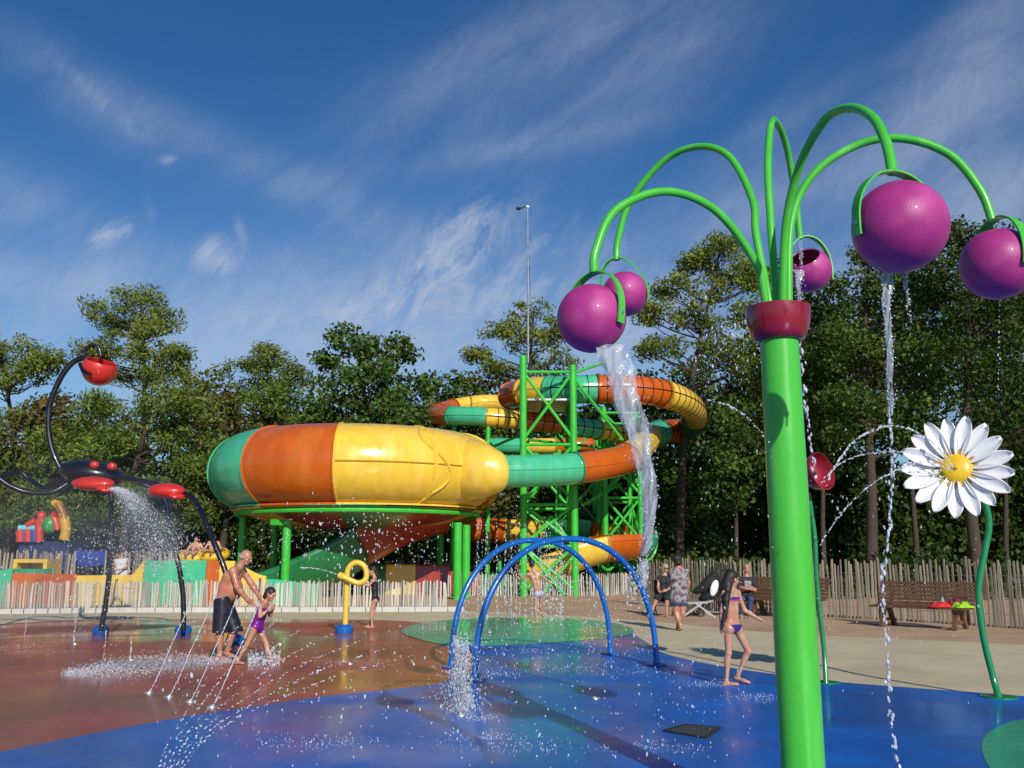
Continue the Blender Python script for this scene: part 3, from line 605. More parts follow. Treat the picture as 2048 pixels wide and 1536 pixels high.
# ------------------------------------------------------------------ scorpion
sy = 18.5
root = thing('scorpion_sprayer', 'giant black scorpion water feature with red claws and a red tail bucket', 'water play figure', Vector((P(185, 950, sy).x, sy, 0)))
bc = P(185, 948, sy); mb = MB(); mb.ell(bc, (.66, .50, .27), Matrix.Rotation(R(8), 3, 'Y')); mb.build('body', BLACKP, root)
for u, v in ((189, 930), (224, 933)): MB().ell(P(u, v, sy - .42), (.095, .08, .08), nu=16, nv=10).build('eye', REDP, root)
MB().tube(catmull([P(125, 945, sy), P(108, 910, sy), P(98, 870, sy), P(98, 820, sy), P(110, 780, sy), P(128, 745, sy), P(150, 722, sy), P(175, 714, sy)], 8), 0.058, 14).build('tail', BLACKP, root)
MB().tube(catmull([P(168, 722, sy), P(170, 702, sy), P(182, 691, sy), P(196, 694, sy), P(202, 712, sy)], 6), [0.04] * 25, 10).build('stinger', BLACKP, root)
tb = P(199, 738, sy); o_ = Vector((.30, -.25, .92)); TM = frame(o_, (1, 0, 0)); prof = []
for i in range(17):
    th = math.pi - (math.pi - R(62)) * i / 16; prof.append((.345 * math.sin(th), .345 * math.cos(th)))
prof += [(p[0] * .95, p[1] * .95) for p in prof[::-1]]
tbo = MB().lathe(tb, prof, TM, 32).build('tail_bucket', REDP, root)
MB().tube([P(160, 728, sy - .1), P(166, 742, sy - .34), P(181, 750, sy - .38)], 0.04, 8).build('bucket_bracket', BLACKP, root)
for pts in ([P(215, 960, sy), P(222, 1000, sy), P(222, 1100, sy), P(215, 1180, sy), P(202, 1262, sy)],
            [P(240, 950, sy + .3), P(300, 975, sy + .4), P(332, 1005, sy + .4), P(338, 1060, sy + .2), P(355, 1120, sy), P(366, 1190, sy), P(367, 1262, sy)],
            [P(230, 955, sy - .2), P(300, 965, sy - .8), P(375, 990, sy - 1.4), P(400, 1020, sy - 1.6), P(430, 1090, sy - 1.9), P(455, 1160, sy - 2.0), P(470, 1270, sy - 2.1)],
            [P(150, 955, sy), P(110, 982, sy - .2), P(60, 985, sy - .3), P(20, 972, sy - .4), P(-40, 940, sy - .5), P(-120, 990, sy - .5), P(-190, 1262, sy - .5)],
            [P(140, 950, sy + .3), P(90, 975, sy + .4), P(60, 960, sy + .5), P(35, 945, sy + .5), P(-10, 985, sy + .6), P(-60, 1240, sy + .6)],
            [P(130, 940, sy + .3), P(112, 916, sy + .4), P(88, 935, sy + .6), P(60, 912, sy + .6)]):
    MB().tube(catmull(pts, 7), 0.052 if len(pts) > 4 else 0.018, 12).build('leg', BLACKP, root)
for u, v, dy in ((201, 1268, 0), (366, 1268, 0), (470, 1289, 0)):
    MB().lathe(G(u, v), [(0, .012), (.15, .012), (.17, .05), (.165, .13), (.11, .17), (.05, .18)], seg=24).build('foot', BLUEP, root)
def claw(u0, v0, u1, v1, y):
    a_, b_ = P(u0, v0, y), P(u1, v1, y - .15); c = (a_ + b_) / 2; d = (b_ - a_); M = frame(Vector((0, 0, 1)), d)
    ln = d.length / 2; r = MB()
    r.ell(c, (ln, .22, .135), frame(Vector((0, -.2, 1)), d), 26, 12); o = r.build('claw', REDP, root)
    q = MB(); q.ell(c + d.normalized() * ln * .62 + Vector((0, -.03, -.07)), (ln * .42, .18, .07), frame(Vector((0.25, -.2, 1)), d), 18, 8); q.build('pincer', REDP, o)
claw(145, 962, 228, 972, sy - .75); claw(298, 976, 368, 986, sy - 1.3)
# ------------------------------------------------------------------ water slides
def sweep(ctrl, n=10):
    return catmull([P(u, v, y) for u, v, y in ctrl], n)
def pipe_piece(pts, r, a0, a1, m, parent, name, seg=28, th=0.03, lip=0.0):
    """shell along pts; a0..a1 in degrees measured from straight down"""
    n = len(pts); full = abs(a1 - a0) >= 359.9; nk = seg if full else seg + 1; outer = []; inner = []
    for i, p in enumerate(pts):
        t = (pts[min(i + 1, n - 1)] - pts[max(i - 1, 0)]).normalized(); sd_ = t.cross(Vector((0, 0, 1))).normalized(); up = sd_.cross(t).normalized()
        for k in range(nk):
            a_ = R(a0 + (a1 - a0) * k / seg); d = -up * math.cos(a_) + sd_ * math.sin(a_)
            outer.append(p + d * r); inner.append(p + d * (r - th))
    fs = []; o = len(outer)
    for i in range(n - 1):
        for k in range(seg):
            k2 = (k + 1) % nk
            a_, b_, c_, d_ = i * nk + k, i * nk + k2, (i + 1) * nk + k2, (i + 1) * nk + k
            fs.append((a_, b_, c_, d_)); fs.append((o + d_, o + c_, o + b_, o + a_))
    for i in (0, n - 1):
        for k in range(seg):
            k2 = (k + 1) % nk; fs.append((i * nk + k, i * nk + k2, o + i * nk + k2, o + i * nk + k))
    if not full:
        for i in range(n - 1):
            for k in (0, nk - 1): fs.append((i * nk + k, (i + 1) * nk + k, o + (i + 1) * nk + k, o + i * nk + k))
    return mkobj(name, outer + inner, fs, m, parent)
def ring_at(mb, pts, i, r, a0, a1, w, hgt, seg=28):
    n = len(pts); p = pts[i]; t = (pts[min(i + 1, n - 1)] - pts[max(i - 1, 0)]).normalized(); sd_ = t.cross(Vector((0, 0, 1))).normalized(); up = sd_.cross(t).normalized()
    vs = []; nk = seg + 1
    for k in range(nk):
        a_ = R(a0 + (a1 - a0) * k / seg); d = -up * math.cos(a_) + sd_ * math.sin(a_)
        vs += [p + d * (r - .003) - t * w / 2, p + d * (r + hgt) - t * w / 2, p + d * (r + hgt) + t * w / 2, p + d * (r - .003) + t * w / 2]
    fs = []
    for k in range(seg):
        for j in range(4): fs.append((k * 4 + j, k * 4 + (j + 1) % 4, (k + 1) * 4 + (j + 1) % 4, (k + 1) * 4 + j))
    mb.add(vs, fs)
def slide(root, ctrl, segs, r, a0=-180, a1=180, n=12, seam=True):
    pts = sweep(ctrl, n); N1 = len(pts) - 1
    for (t0, t1, m, ribs) in segs:
        i0, i1 = int(round(t0 * n)), min(N1, int(round(t1 * n)))
        sub = pts[i0:i1 + 1]
        if len(sub) < 2: continue
        o = pipe_piece(sub, r, a0, a1, m, root, 'tube_section' if a1 - a0 > 350 else 'chute_section')
        for ii in (i0, i1): fl = MB(); ring_at(fl, pts, ii, r, a0, a1, 0.07, 0.05); fl.build('flange', m, o, smooth=False)
        if ribs:
            rb = MB(); tot = sum((sub[j + 1] - sub[j]).length for j in range(len(sub) - 1)); step = 0.42; nx = step; acc = 0
            fine_ = catmull(sub, 6); acc = 0
            for j in range(1, len(fine_) - 1):
                acc += (fine_[j] - fine_[j - 1]).length
                if acc >= nx: ring_at(rb, fine_, j, r, a0, a1, 0.035, 0.02); nx += step
            if rb.v: rb.build('ribs', RIB, o, smooth=False)
        if seam:
            for side in (-1, 1):
                sm = MB(); line = []
                for i in range(len(sub)):
                    p = sub[i]; t = (sub[min(i + 1, len(sub) - 1)] - sub[max(i - 1, 0)]).normalized(); sd_ = t.cross(Vector((0, 0, 1))).normalized()
                    line.append(p + sd_ * side * (r + .008))
                sm.tube(line, 0.022, 5); sm.build('seam', RIB if ribs else m, o, smooth=False)
    return pts
Y_, O_, G_, D_, B_ = S_YEL, S_ORG, S_GRN, S_DGR, S_RED
# bowl
BC = Vector((P(716, 1110, 37.0).x, 37.0, 0)); BR = 5.85
root = thing('bowl_slide', 'huge round enclosed slide bowl in green, orange and yellow sections fed by a wide tube', 'water slide', BC)
zt, zb = P(716, 851, 33.2).z, P(716, 1008, 31.6).z
prof = []
for i in range(17):
    a_ = -66 + (66 + 82) * i / 16; a_ = R(a_); zc = (zt + zb) / 2; hh = (zt - zb) / 2
    prof.append((BR - 1.9 + 1.9 * math.cos(a_) ** 0.8 if math.cos(a_) > 0 else BR - 1.9, zc + hh * 1.02 * math.sin(a_)))
prof_o = prof
prof_i = [(r - .05, z) for r, z in prof[::-1]]
flr = prof[0]; lipp = [(flr[0] + .12, flr[1] - .02), (flr[0] + .12, flr[1] - .08), (flr[0] - .08, flr[1] - .08)]
cols = {0: Y_, 1: Y_, 2: O_, 3: Y_, 4: O_, 5: G_, 6: O_, 7: Y_, 8: G_, 9: O_}
for k in range(10):
    a0 = -90 + 36 * k; a1 = a0 + 36
    full_prof = lipp[::-1] + prof_o + prof_i
    o = MB().lathe(BC, full_prof + [full_prof[0]], None, 16, R(a0), R(a1)).build('bowl_section', cols[k], root)
    for aa in (a0 + .35, a1 - .35):
        fm = MB(); line = [BC + Vector(((r + .015) * math.cos(R(aa)), (r + .015) * math.sin(R(aa)), z)) for r, z in prof_o]; fm.tube(line, 0.045, 6); fm.build('flange', cols[k], o, smooth=False)
    if k in (0, 1):
        fm = MB(); zz_ = (zt + zb) / 2 - .02; rr_ = BR + .012
        fm.tube([BC + Vector((rr_ * math.cos(R(a0 + 36 * j / 12)), rr_ * math.sin(R(a0 + 36 * j / 12)), zz_)) for j in range(13)], 0.03, 6); fm.build('seam', OCHRE, o, smooth=False)
# wavy seam where the entry piece is bolted on
wl = []
for j in range(21):
    t = j / 20; i = t * 16; i0 = min(15, int(i)); f_ = i - i0; r = prof[i0][0] * (1 - f_) + prof[i0 + 1][0] * f_; z = prof[i0][1] * (1 - f_) + prof[i0 + 1][1] * f_
    aa = R(-90 + 37 + 5.5 * math.sin(t * 8.0 - 1.2) * (1 if t > .1 else .5)); wl.append(BC + Vector(((r + .02) * math.cos(aa), (r + .02) * math.sin(aa), z)))
MB().tube(catmull(wl, 3), 0.05, 6).build('entry_flange', Y_, root)
# underside: shallow cone and floor
under = [(4.9, zb - .05), (3.6, zb - .45), (2.0, zb - .75), (0.9, zb - .85)]
for k in range(10):
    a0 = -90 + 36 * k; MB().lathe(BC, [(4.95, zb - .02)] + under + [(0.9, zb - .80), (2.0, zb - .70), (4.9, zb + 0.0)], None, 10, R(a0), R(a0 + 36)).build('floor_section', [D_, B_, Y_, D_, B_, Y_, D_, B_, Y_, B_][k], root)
ringb = MB(); rz_ = zb - .16
ringb.tube([BC + Vector((4.75 * math.cos(2 * math.pi * j / 72), 4.75 * math.sin(2 * math.pi * j / 72), rz_)) for j in range(73)], 0.09, 8, caps=False); ringb.build('ring_beam', TOWERG, root)
for u, v, y in ((572, 1040, 33.6), (483, 1025, 36.5), (915, 1045, 34.2), (932, 1050, 35.3), (548, 1040, 40.5), (880, 1050, 40.5)):
    p = P(u, 1110, y); MB().tube([(p.x, y, 0), (p.x, y, P(u, v, y).z)], 0.155, 16).build('support_post', TOWERG, root)
    q = Vector((p.x, y, rz_)); cdir = (Vector((BC.x, BC.y, rz_)) - q); ed = q + cdir * ((cdir.length - 4.75) / cdir.length)
    MB().beam(Vector((p.x, y, P(u, v, y).z - .1)), Vector((ed.x, ed.y, P(u, v, y).z - .1)), .12, .2).build('bracket', TOWERG, root)
# feed tube (upper run, right bend, wide lower run into the bowl)
UP = [(1022, 792, 41), (1050, 784, 39.6), (1100, 780, 38.6), (1150, 779, 38), (1200, 778, 38), (1262, 779, 38), (1325, 787, 38.8), (1372, 806, 40.5), (1392, 835, 43.2), (1372, 858, 45.6), (1330, 864, 45), (1300, 872, 43), (1287, 888, 40.6), (1268, 906, 38.4), (1240, 921, 36.8), (1200, 930, 35.7), (1150, 937, 34.9), (1100, 940, 34.4), (1050, 942, 34.0), (1000, 943, 33.7), (960, 944, 33.4)]
slide(root, UP, [(0, 1, O_, False), (1, 2, Y_, False), (2, 3.9, G_, True), (3.9, 6, O_, True), (6, 8, Y_, True), (8, 9, D_, True), (9, 10.3, O_, True), (10.3, 11.3, G_, False), (11.3, 13.7, Y_, False), (13.7, 16, O_, False), (16, 19, G_, False)], 0.60)
fp = sweep([(1004, 942.8, 33.73), (988, 943, 33.66), (960, 942, 33.9), (915, 940, 34.8), (860, 940, 36.2)], 8)
MB().tube(fp, [.63 + .85 * (j / 32) ** 0.9 for j in range(33)], 32, caps=False).build('entry_funnel', Y_, root)
capb = MB(); capb.ell(P(1022, 792, 41), (.58, .5, .6), nu=20, nv=12); capb.build('end_cap', O_, root)
# exit chute below the bowl
EX = [(860, 985, 38.0), (780, 1010, 37.2), (700, 1050, 36.6), (630, 1095, 36.2), (560, 1130, 36.0), (500, 1150, 35.9)]
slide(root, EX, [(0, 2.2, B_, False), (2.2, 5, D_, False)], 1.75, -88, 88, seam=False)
# second tube slide
root2 = thing('tube_slide', 'narrower ribbed tube slide looping around the left of the slide tower', 'water slide', Vector((P(1000, 1110, 42).x, 42, 0)))
MP = [(1015, 806, 46), (960, 806, 46), (905, 815, 45), (876, 826, 43), (880, 832, 41), (905, 832, 39.8), (940, 832, 39.4), (975, 834, 39.2), (1010, 837, 39.3), (1040, 840, 39.5), (1085, 845, 39.6), (1125, 850, 39.8), (1160, 855, 40), (1195, 860, 40.4), (1235, 868, 41.4), (1262, 876, 43), (1262, 886, 45.5), (1220, 890, 47), (1170, 890, 47.4), (1110, 892, 47.2), (1060, 892, 47), (1020, 892, 46.5), (980, 893, 45.6), (940, 905, 44)]
slide(root2, MP, [(0, 2, Y_, False), (2, 3, O_, False), (3, 5, O_, False), (5, 7, G_, False), (7, 9.2, Y_, True), (9.2, 11, O_, True), (11, 13, G_, True), (13, 14.4, Y_, True), (14.4, 16, O_, False), (16, 17.5, D_, False), (17.5, 19, O_, False), (19, 20.5, Y_, False), (20.5, 23, G_, False)], 0.41)
for u, v, y in ((1262, 879, 44), (905, 850, 40), (975, 852, 39.2)):
    p = P(u, 1110, y); MB().tube([(p.x, y, 0), (p.x, y, P(u, v, y).z)], 0.10, 10).build('support_post', TOWERG, root2)
# open lower chute
root3 = thing('open_slide', 'open coloured chute curling round the foot of the slide tower', 'water slide', Vector((P(1200, 1110, 41).x, 41, 0)))
OC = [(925, 1045, 43), (960, 1047, 43), (1000, 1049, 43.2), (1040, 1052, 43.6), (1085, 1050, 44.6), (1125, 1048, 45.4), (1160, 1050, 45.8), (1195, 1054, 45.8), (1240, 1062, 45), (1268, 1066, 43.4), (1277, 1076, 41.6), (1262, 1080, 40.1), (1235, 1080, 39.3), (1200, 1084, 38.9), (1160, 1096, 38.7), (1125, 1110, 38.6), (1092, 1124, 38.7), (1050, 1138, 39)]
slide(root3, OC, [(0, 2, O_, False), (2, 3.6, Y_, False), (3.6, 5, D_, False), (5, 6.8, G_, False), (6.8, 8.4, O_, False), (8.4, 9.4, Y_, False), (9.4, 11.2, G_, False), (11.2, 13, O_, False), (13, 15.2, Y_, False), (15.2, 17, Y_, False)], 0.88, -105, 105)
for u, y in ((1262, 43.6), (1215, 40.2), (1000, 43.2)):
    p = P(u, 1110, y); MB().tube([(p.x, y, 0), (p.x, y, 1.5)], 0.11, 10).build('support_post', TOWERG, root3)
for c_ in ((1275, 1085, 42), (1215, 1094, 39.2)):
    q = P(*c_); mb = MB(); mb.tube([q + Vector((.95 * math.cos(R(a_)) * (1 if c_[0] > 1250 else .5), .5 * math.cos(R(a_)), .95 * math.sin(R(a_)))) for a_ in range(-180, 5, 15)], .06, 8); mb.build('cradle', TOWERG, root3)

# tower
def lattice(label, us, y0, y1, vtop, bays, r=0.145, rb=0.066, name='slide_tower'):
    X0, X1 = P(us[0], 1110, y0).x, P(us[1], 1110, y0).x; zt_ = P(us[0], vtop, y0).z
    rt = thing(name, label, 'tower', ((X0 + X1) / 2, (y0 + y1) / 2, 0))
    cs_ = [(X0, y0), (X1, y0), (X1, y1), (X0, y1)]
    for i, (x, y) in enumerate(cs_):
        MB().tube([(x, y, 0), (x, y, zt_ - (0.4 if i else 0))], r * (1 if i < 2 else .75), 18).build('post', TOWERG, rt)
    for q in range(4):
        a_, b_ = cs_[q], cs_[(q + 1) % 4]
        for (z0, z1) in bays:
            z0, z1 = z0 * zt_, z1 * zt_
            for (p1, p2) in (((a_, z0), (b_, z1)), ((b_, z0), (a_, z1))):
                MB().tube([(*p1[0], p1[1]), (*p2[0], p2[1])], rb, 8).build('brace', TOWERG, rt)
            MB().tube([(*a_, z1), (*b_, z1)], rb, 8).build('cross_beam', TOWERG, rt)
    return rt, zt_
tw, tz = lattice('tallest green lattice tower of thick tubes carrying the slides and the thin mast', (1047, 1150), 37.0, 40.6, 712, [(0.02, .20), (.21, .37), (.38, .62), (.64, .93)])
lattice('lower green lattice tower under the right bend of the slides', (1212, 1284), 41.5, 45, 815, [(.03, .25), (.27, .50), (.52, .74), (.76, .97)], .13, .062)
lattice('green lattice tower set furthest back behind the tallest tower', (1120, 1200), 47.0, 50, 830, [(.05, .33), (.35, .63), (.65, .96)], .12, .058)
for a_, b_ in (((1150, 760, 37), (1245, 880, 38)), ((1150, 745, 37.5), (1218, 722, 39)), ((1060, 880, 38), (1205, 895, 44)), ((1102, 1032, 37), (1050, 1098, 37)), ((1102, 1032, 37), (1152, 1100, 37)), ((1056, 1105, 36.9), (1130, 1190, 36.9)), ((1150, 1108, 36.9), (1088, 1185, 36.9)), ((1165, 1010, 37), (1240, 968, 42)), ((1040, 870, 41), (960, 905, 41)), ((1050, 940, 40.5), (1205, 960, 42))):
    MB().tube([P(*a_), P(*b_)], 0.062, 8).build('strut', TOWERG, tw)
# deck of the start platform
MB().box((P(1100, 800, 39).x, 38.9, P(1100, 812, 39).z), (2.0, 3.2, .08)).build('platform', STEEL, tw, smooth=False)
# mast with lamp
root = thing('camera_mast', 'thin grey mast with a small camera arm on top of the tallest tower', 'mast', P(1055, 712, 37.1))
MB().tube([P(1056, 725, 37.1), P(1056, 560, 37.1), P(1055, 415, 37.1)], [.05, .035, .028], 8).build('pole', STEEL, root)
MB().tube(catmull([P(1055, 417, 37.1), P(1050, 413, 37.1), P(1044, 416, 37.1), P(1040, 415, 37.1)], 4), .025, 6).build('arm', DGREY, root)
MB().ell(P(1037, 417, 37.1), (.10, .09, .08), nu=12, nv=8).build('camera_head', DGREY, root)
MB().ell(P(1055, 414, 37.1), (.09, .09, .07), nu=12, nv=8).build('bracket', WHITEP, root)
MB().tube([P(1057, 490, 37.1), P(1063, 640, 37.0), P(1064, 738, 37.0)], .008, 5).build('cable', DGREY, root)

# ------------------------------------------------------------------ run-out lanes and things beyond the low fence
def wall_run(name, label, cat, Y0, ctrl, segs, depth=0.9, tilt=0.12):
    """moulded trough side: rounded top rim, sloping face, real depth"""
    rt = thing(name, label, cat, Vector((P(ctrl[0][0], 1110, Y0).x, Y0, 0)))
    for (u0, u1, v0, v1, m) in segs:
        n_ = 8; vs = []; fs = []; prof = []
        for i in range(n_ + 1):
            u = u0 + (u1 - u0) * i / n_; v = v0 + (v1 - v0) * (3 * (i / n_) ** 2 - 2 * (i / n_) ** 3); tp = P(u, v, Y0)
            sec = [(Y0 - tilt, 0), (Y0 - tilt * .4, tp.z * .6), (Y0, tp.z - .06), (Y0 + .03, tp.z), (Y0 + .14, tp.z), (Y0 + .17, tp.z - .06), (Y0 + .20, tp.z * .4), (Y0 + .4, .25), (Y0 + depth, .2), (Y0 + depth, 0)]
            vs += [(P(u, 1110, Y0).x, y, z) for y, z in sec]
        m_ = 10
        for i in range(n_):
            for k in range(m_): fs.append((i * m_ + k, (i + 1) * m_ + k, (i + 1) * m_ + (k + 1) % m_, i * m_ + (k + 1) % m_))
        fs.append(tuple(range(m_))); fs.append(tuple(n_ * m_ + k for k in range(m_))[::-1])
        mkobj('trough_section', vs, fs, m, rt, smooth=False)
    return rt
wall_run('slide_runout', 'long low run-out lane in orange, yellow and tall green panels behind the low fence', 'water slide', 30.5, [(0, 0)], [(-60, 28, 1158, 1138, G_), (29, 156, 1146, 1148, O_), (157, 262, 1151, 1150, Y_), (263, 290, 1150, 1121, Y_), (291, 414, 1121, 1121, G_), (415, 440, 1122, 1122, O_), (441, 470, 1122, 1122, Y_), (471, 534, 1130, 1152, Y_), (535, 640, 1158, 1168, G_)])
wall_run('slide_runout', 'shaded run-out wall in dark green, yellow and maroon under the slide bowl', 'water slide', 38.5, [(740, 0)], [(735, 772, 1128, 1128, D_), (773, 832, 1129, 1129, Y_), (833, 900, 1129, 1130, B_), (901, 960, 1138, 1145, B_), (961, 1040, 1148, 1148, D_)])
# yellow slide mouth and green bend on the far left
rt = thing('slide_mouth', 'yellow box shaped slide mouth at the left behind the low fence', 'water slide', Vector((P(60, 1110, 33).x, 33, 0)))
b0, b1 = P(27, 1119, 33), P(95, 1119, 33); mb = MB(); w_ = b1.x - b0.x
mb.box((b0.x + w_ / 2, 33.5, b0.z - .05), (w_, 1.0, .12)); mb.box((b0.x + .07, 33.5, b0.z / 2 - .06), (.14, 1.0, b0.z - .12)); mb.box((b1.x - .07, 33.5, b0.z / 2 - .06), (.14, 1.0, b0.z - .12)); mb.box((b0.x + w_ / 2, 33.95, b0.z / 2 - .07), (w_ - .3, .1, b0.z - .14))
mb.build('frame', S_YEL, rt, smooth=False)
rt2 = thing('slide_bend', 'open green slide bend at the far left edge beside the yellow mouth', 'water slide', Vector((P(30, 1110, 31.5).x, 31.5, 0)))
slide(rt2, [(-70, 1175, 30.2), (-20, 1160, 31), (25, 1147, 31.8), (70, 1146, 32.6), (80, 1146, 33)], [(0, 4, G_, False)], .42, -110, 110, seam=False)
# raft with riders
def raft(u, v, y, label, sc=1.0):
    c = P(u, v, y); r = thing('inflatable_ring', label, 'raft', c, 'yellow rings on the slide run-out')
    mb = MB(); mb.tube([c + Vector((.42 * sc * math.cos(a_), .34 * sc * math.sin(a_), .10 * math.sin(a_))) for a_ in [2 * math.pi * j / 28 for j in range(29)]], .16 * sc, 12, caps=False); mb.build('ring', YELR, r)
    for s_ in (-1, 1): MB().tube([c + Vector((s_ * .45 - .07, -.30, .12)), c + Vector((s_ * .45, -.36, .2)), c + Vector((s_ * .45 + .07, -.30, .12))], .02, 6).build('grip', DGREY, r)
    return c
YELR = mat('raft_yellow', (0.70, 0.42, 0.02), 0.4, 0.1, 4.0)
raft(389, 1112, 31.6, 'left yellow inflatable ring carrying a dark haired rider'); raft(425, 1109, 31.6, 'right yellow inflatable ring carrying a rider behind the black leg')
bx = P(775, 1110, 41)
for i, (u, lb) in enumerate(((758, 'small yellow and black striped buffer left of the other one'), (772, 'small yellow and black striped buffer under the bowl nearest the maroon panel'))):
    r = thing('striped_buffer', lb, 'buffer', Vector((P(u, 1110, 40).x, 40, 0)), 'striped buffers under the bowl')
    for k in range(5):
        z0 = 0.7 + .1 * k; MB().tube([(P(u, 1110, 40).x, 40, z0), (P(u, 1110, 40).x, 40, z0 + .1)], .12, 12).build('band', YELP if k % 2 else DGREY, r)
    MB().tube([(P(u, 1110, 40).x, 40, 0), (P(u, 1110, 40).x, 40, .7)], .05, 8).build('post', DGREY, r)

# bouncy castle
INR = mat('pvc_red', (0.55, 0.05, 0.03), 0.4, 0.1); INB = mat('pvc_blue', (0.03, 0.07, 0.35), 0.4, 0.1); INL = mat('pvc_light_blue', (0.20, 0.50, 0.62), 0.4); INY = mat('pvc_yellow_spotted', (0.62, 0.36, 0.02), 0.4, c2=(0.25, 0.10, 0.02), c2s=1.6, c2t=(0.54, 0.57)); ING = mat('pvc_green', (0.05, 0.28, 0.06), 0.4)
cY = 37.5
INBD = mat('pvc_navy', (0.015, 0.03, 0.11), 0.6)
rt = thing('bouncy_castle', 'distant red, blue and yellow inflatable castle at the edge of the wood', 'bouncy castle', Vector((P(85, 1110, cY).x, cY, 0)))
p0 = P(85, 1110, cY).x
MB().box((p0, cY + 1.2, P(85, 1083, cY).z / 2), (2.1, 2.2, P(85, 1083, cY).z)).build('base', INBD, rt, smooth=False)
def pillar(u, v0, v1, m, r=.17, lean=0): 
    MB().tube([P(u, v1, cY), P(u + lean * .5, (v0 + v1) / 2, cY), P(u + lean, v0, cY)], r, 12).build('pillar', m, rt)
pillar(41, 1060, 1084, INR); pillar(57, 1060, 1084, INR); pillar(79, 1040, 1084, INR); pillar(48, 1058, 1084, INB, .1); pillar(68, 1060, 1084, INB, .14)
for u0, u1 in ((38, 72), (80, 106)): MB().tube([P(u0, 1056, cY), P(u1, 1056, cY)], .12, 12).build('crossbar', INL, rt)
MB().tube(catmull([P(55, 1052, cY), P(64, 1046, cY), P(72, 1040, cY)], 4), .15, 10).build('horn', INR, rt)
MB().tube(catmull([P(79, 1055, cY), P(83, 1040, cY), P(84, 1030, cY), P(80, 1032, cY)], 4), .17, 10).build('horn', INR, rt)
MB().tube(catmull([P(115, 1060, cY), P(112, 1045, cY), P(108, 1034, cY), P(113, 1030, cY)], 4), .18, 10).build('horn', INR, rt)
MB().tube(catmull([P(128, 1080, cY), P(132, 1060, cY), P(128, 1035, cY), P(120, 1015, cY), P(112, 1006, cY), P(106, 1008, cY)], 5), [.20] * 12 + [.17] * 8 + [.14] * 6, 12).build('arch', INY, rt)
MB().ell(P(100, 1050, cY), (.32, .3, .38), nu=14, nv=10).build('dome', ING, rt)
# blue awning
rt = thing('awning', 'blue shade cloth stretched on posts behind the run-out lanes', 'awning', Vector((P(180, 1110, 35).x, 35, 0)))
vs = []; 
for i in range(9):
    for j in range(5): 
        q = P(150 + 63 * i / 8, 1098 + 1.5 * math.sin(i / 8 * 3.1) * 3, 34.4 + 1.5 * j / 4); vs.append((q.x, q.y, q.z - .55 * (1 - j / 4) ** 1 - .08 * math.sin(j / 4 * 3.1)))
mkobj('cloth', vs, [(i * 5 + j, (i + 1) * 5 + j, (i + 1) * 5 + j + 1, i * 5 + j + 1) for i in range(8) for j in range(4)], mat('awning_blue', (0.04, 0.07, 0.36), .7), rt)
for u in (151, 212):
    for y in (34.4, 35.9): MB().tube([(P(u, 1110, y).x, y, 0), (P(u, 1110, y).x, y, P(u, 1102, y).z)], .035, 8).build('post', STEEL, rt)

# ------------------------------------------------------------------ benches
def bench(label, L_, R_, name='park_bench'):
    L_, R_ = Vector(L_), Vector(R_); mid = (L_ + R_) / 2; x = (R_ - L_).normalized(); y = Vector((-x.y, x.x, 0)); w = (R_ - L_).length
    rt = thing(name, label, 'bench', mid, 'slatted wooden benches by the tall fence')
    def q(a_, b_, c_): return mid + x * a_ + y * b_ + Vector((0, 0, c_))
    sb = MB()
    for k in range(5): sb.beam(q(-w / 2, -.02 + .105 * k, .45 + .006 * k), q(w / 2, -.02 + .105 * k, .45 + .006 * k), .088, .035)
    sb.build('seat', BENCHW, rt, smooth=False)
    bb = MB()
    for k in range(6): 
        c_ = q(0, .48 + .035 * k, .53 + .088 * k); bb.box(c_, (w, .028, .068), M=Matrix((x, y, Vector((0, 0, 1)))).transposed() @ Matrix.Rotation(R(-14), 3, 'X'))
    bb.build('backrest', BENCHW, rt, smooth=False)
    for s_ in (-1, 1):
        a_ = s_ * (w / 2 - .28)
        lb = MB(); lb.beam(q(a_, -.05, 0), q(a_, .12, .43), .09, .10); lb.build('leg', BENCHW, rt, smooth=False)
        lb = MB(); lb.beam(q(a_, .62, 0), q(a_, .38, .43), .09, .10); lb.build('leg', BENCHW, rt, smooth=False)
        lb = MB(); lb.beam(q(a_, .0, .40), q(a_, .50, .415), .085, .06); lb.build('seat_bearer', BENCHW, rt, smooth=False)
        lb = MB(); lb.beam(q(a_, .46, .38), q(a_, .68, 1.02), .08, .05); lb.build('back_support', BENCHW, rt, smooth=False)
        lb = MB(); lb.beam(q(a_, .06, .16), q(a_, .55, .16), .05, .06); lb.build('stretcher', BENCHW, rt, smooth=False)
    return mid, x, y
bm_, bx_, by_ = bench('slatted brown bench with red and green clothes lying on its right end', G(1742, 1252), G(1938, 1263))
bench('slatted brown bench partly hidden by the thick green pole, with the seated man', G(1487, 1232), G(1640, 1240))
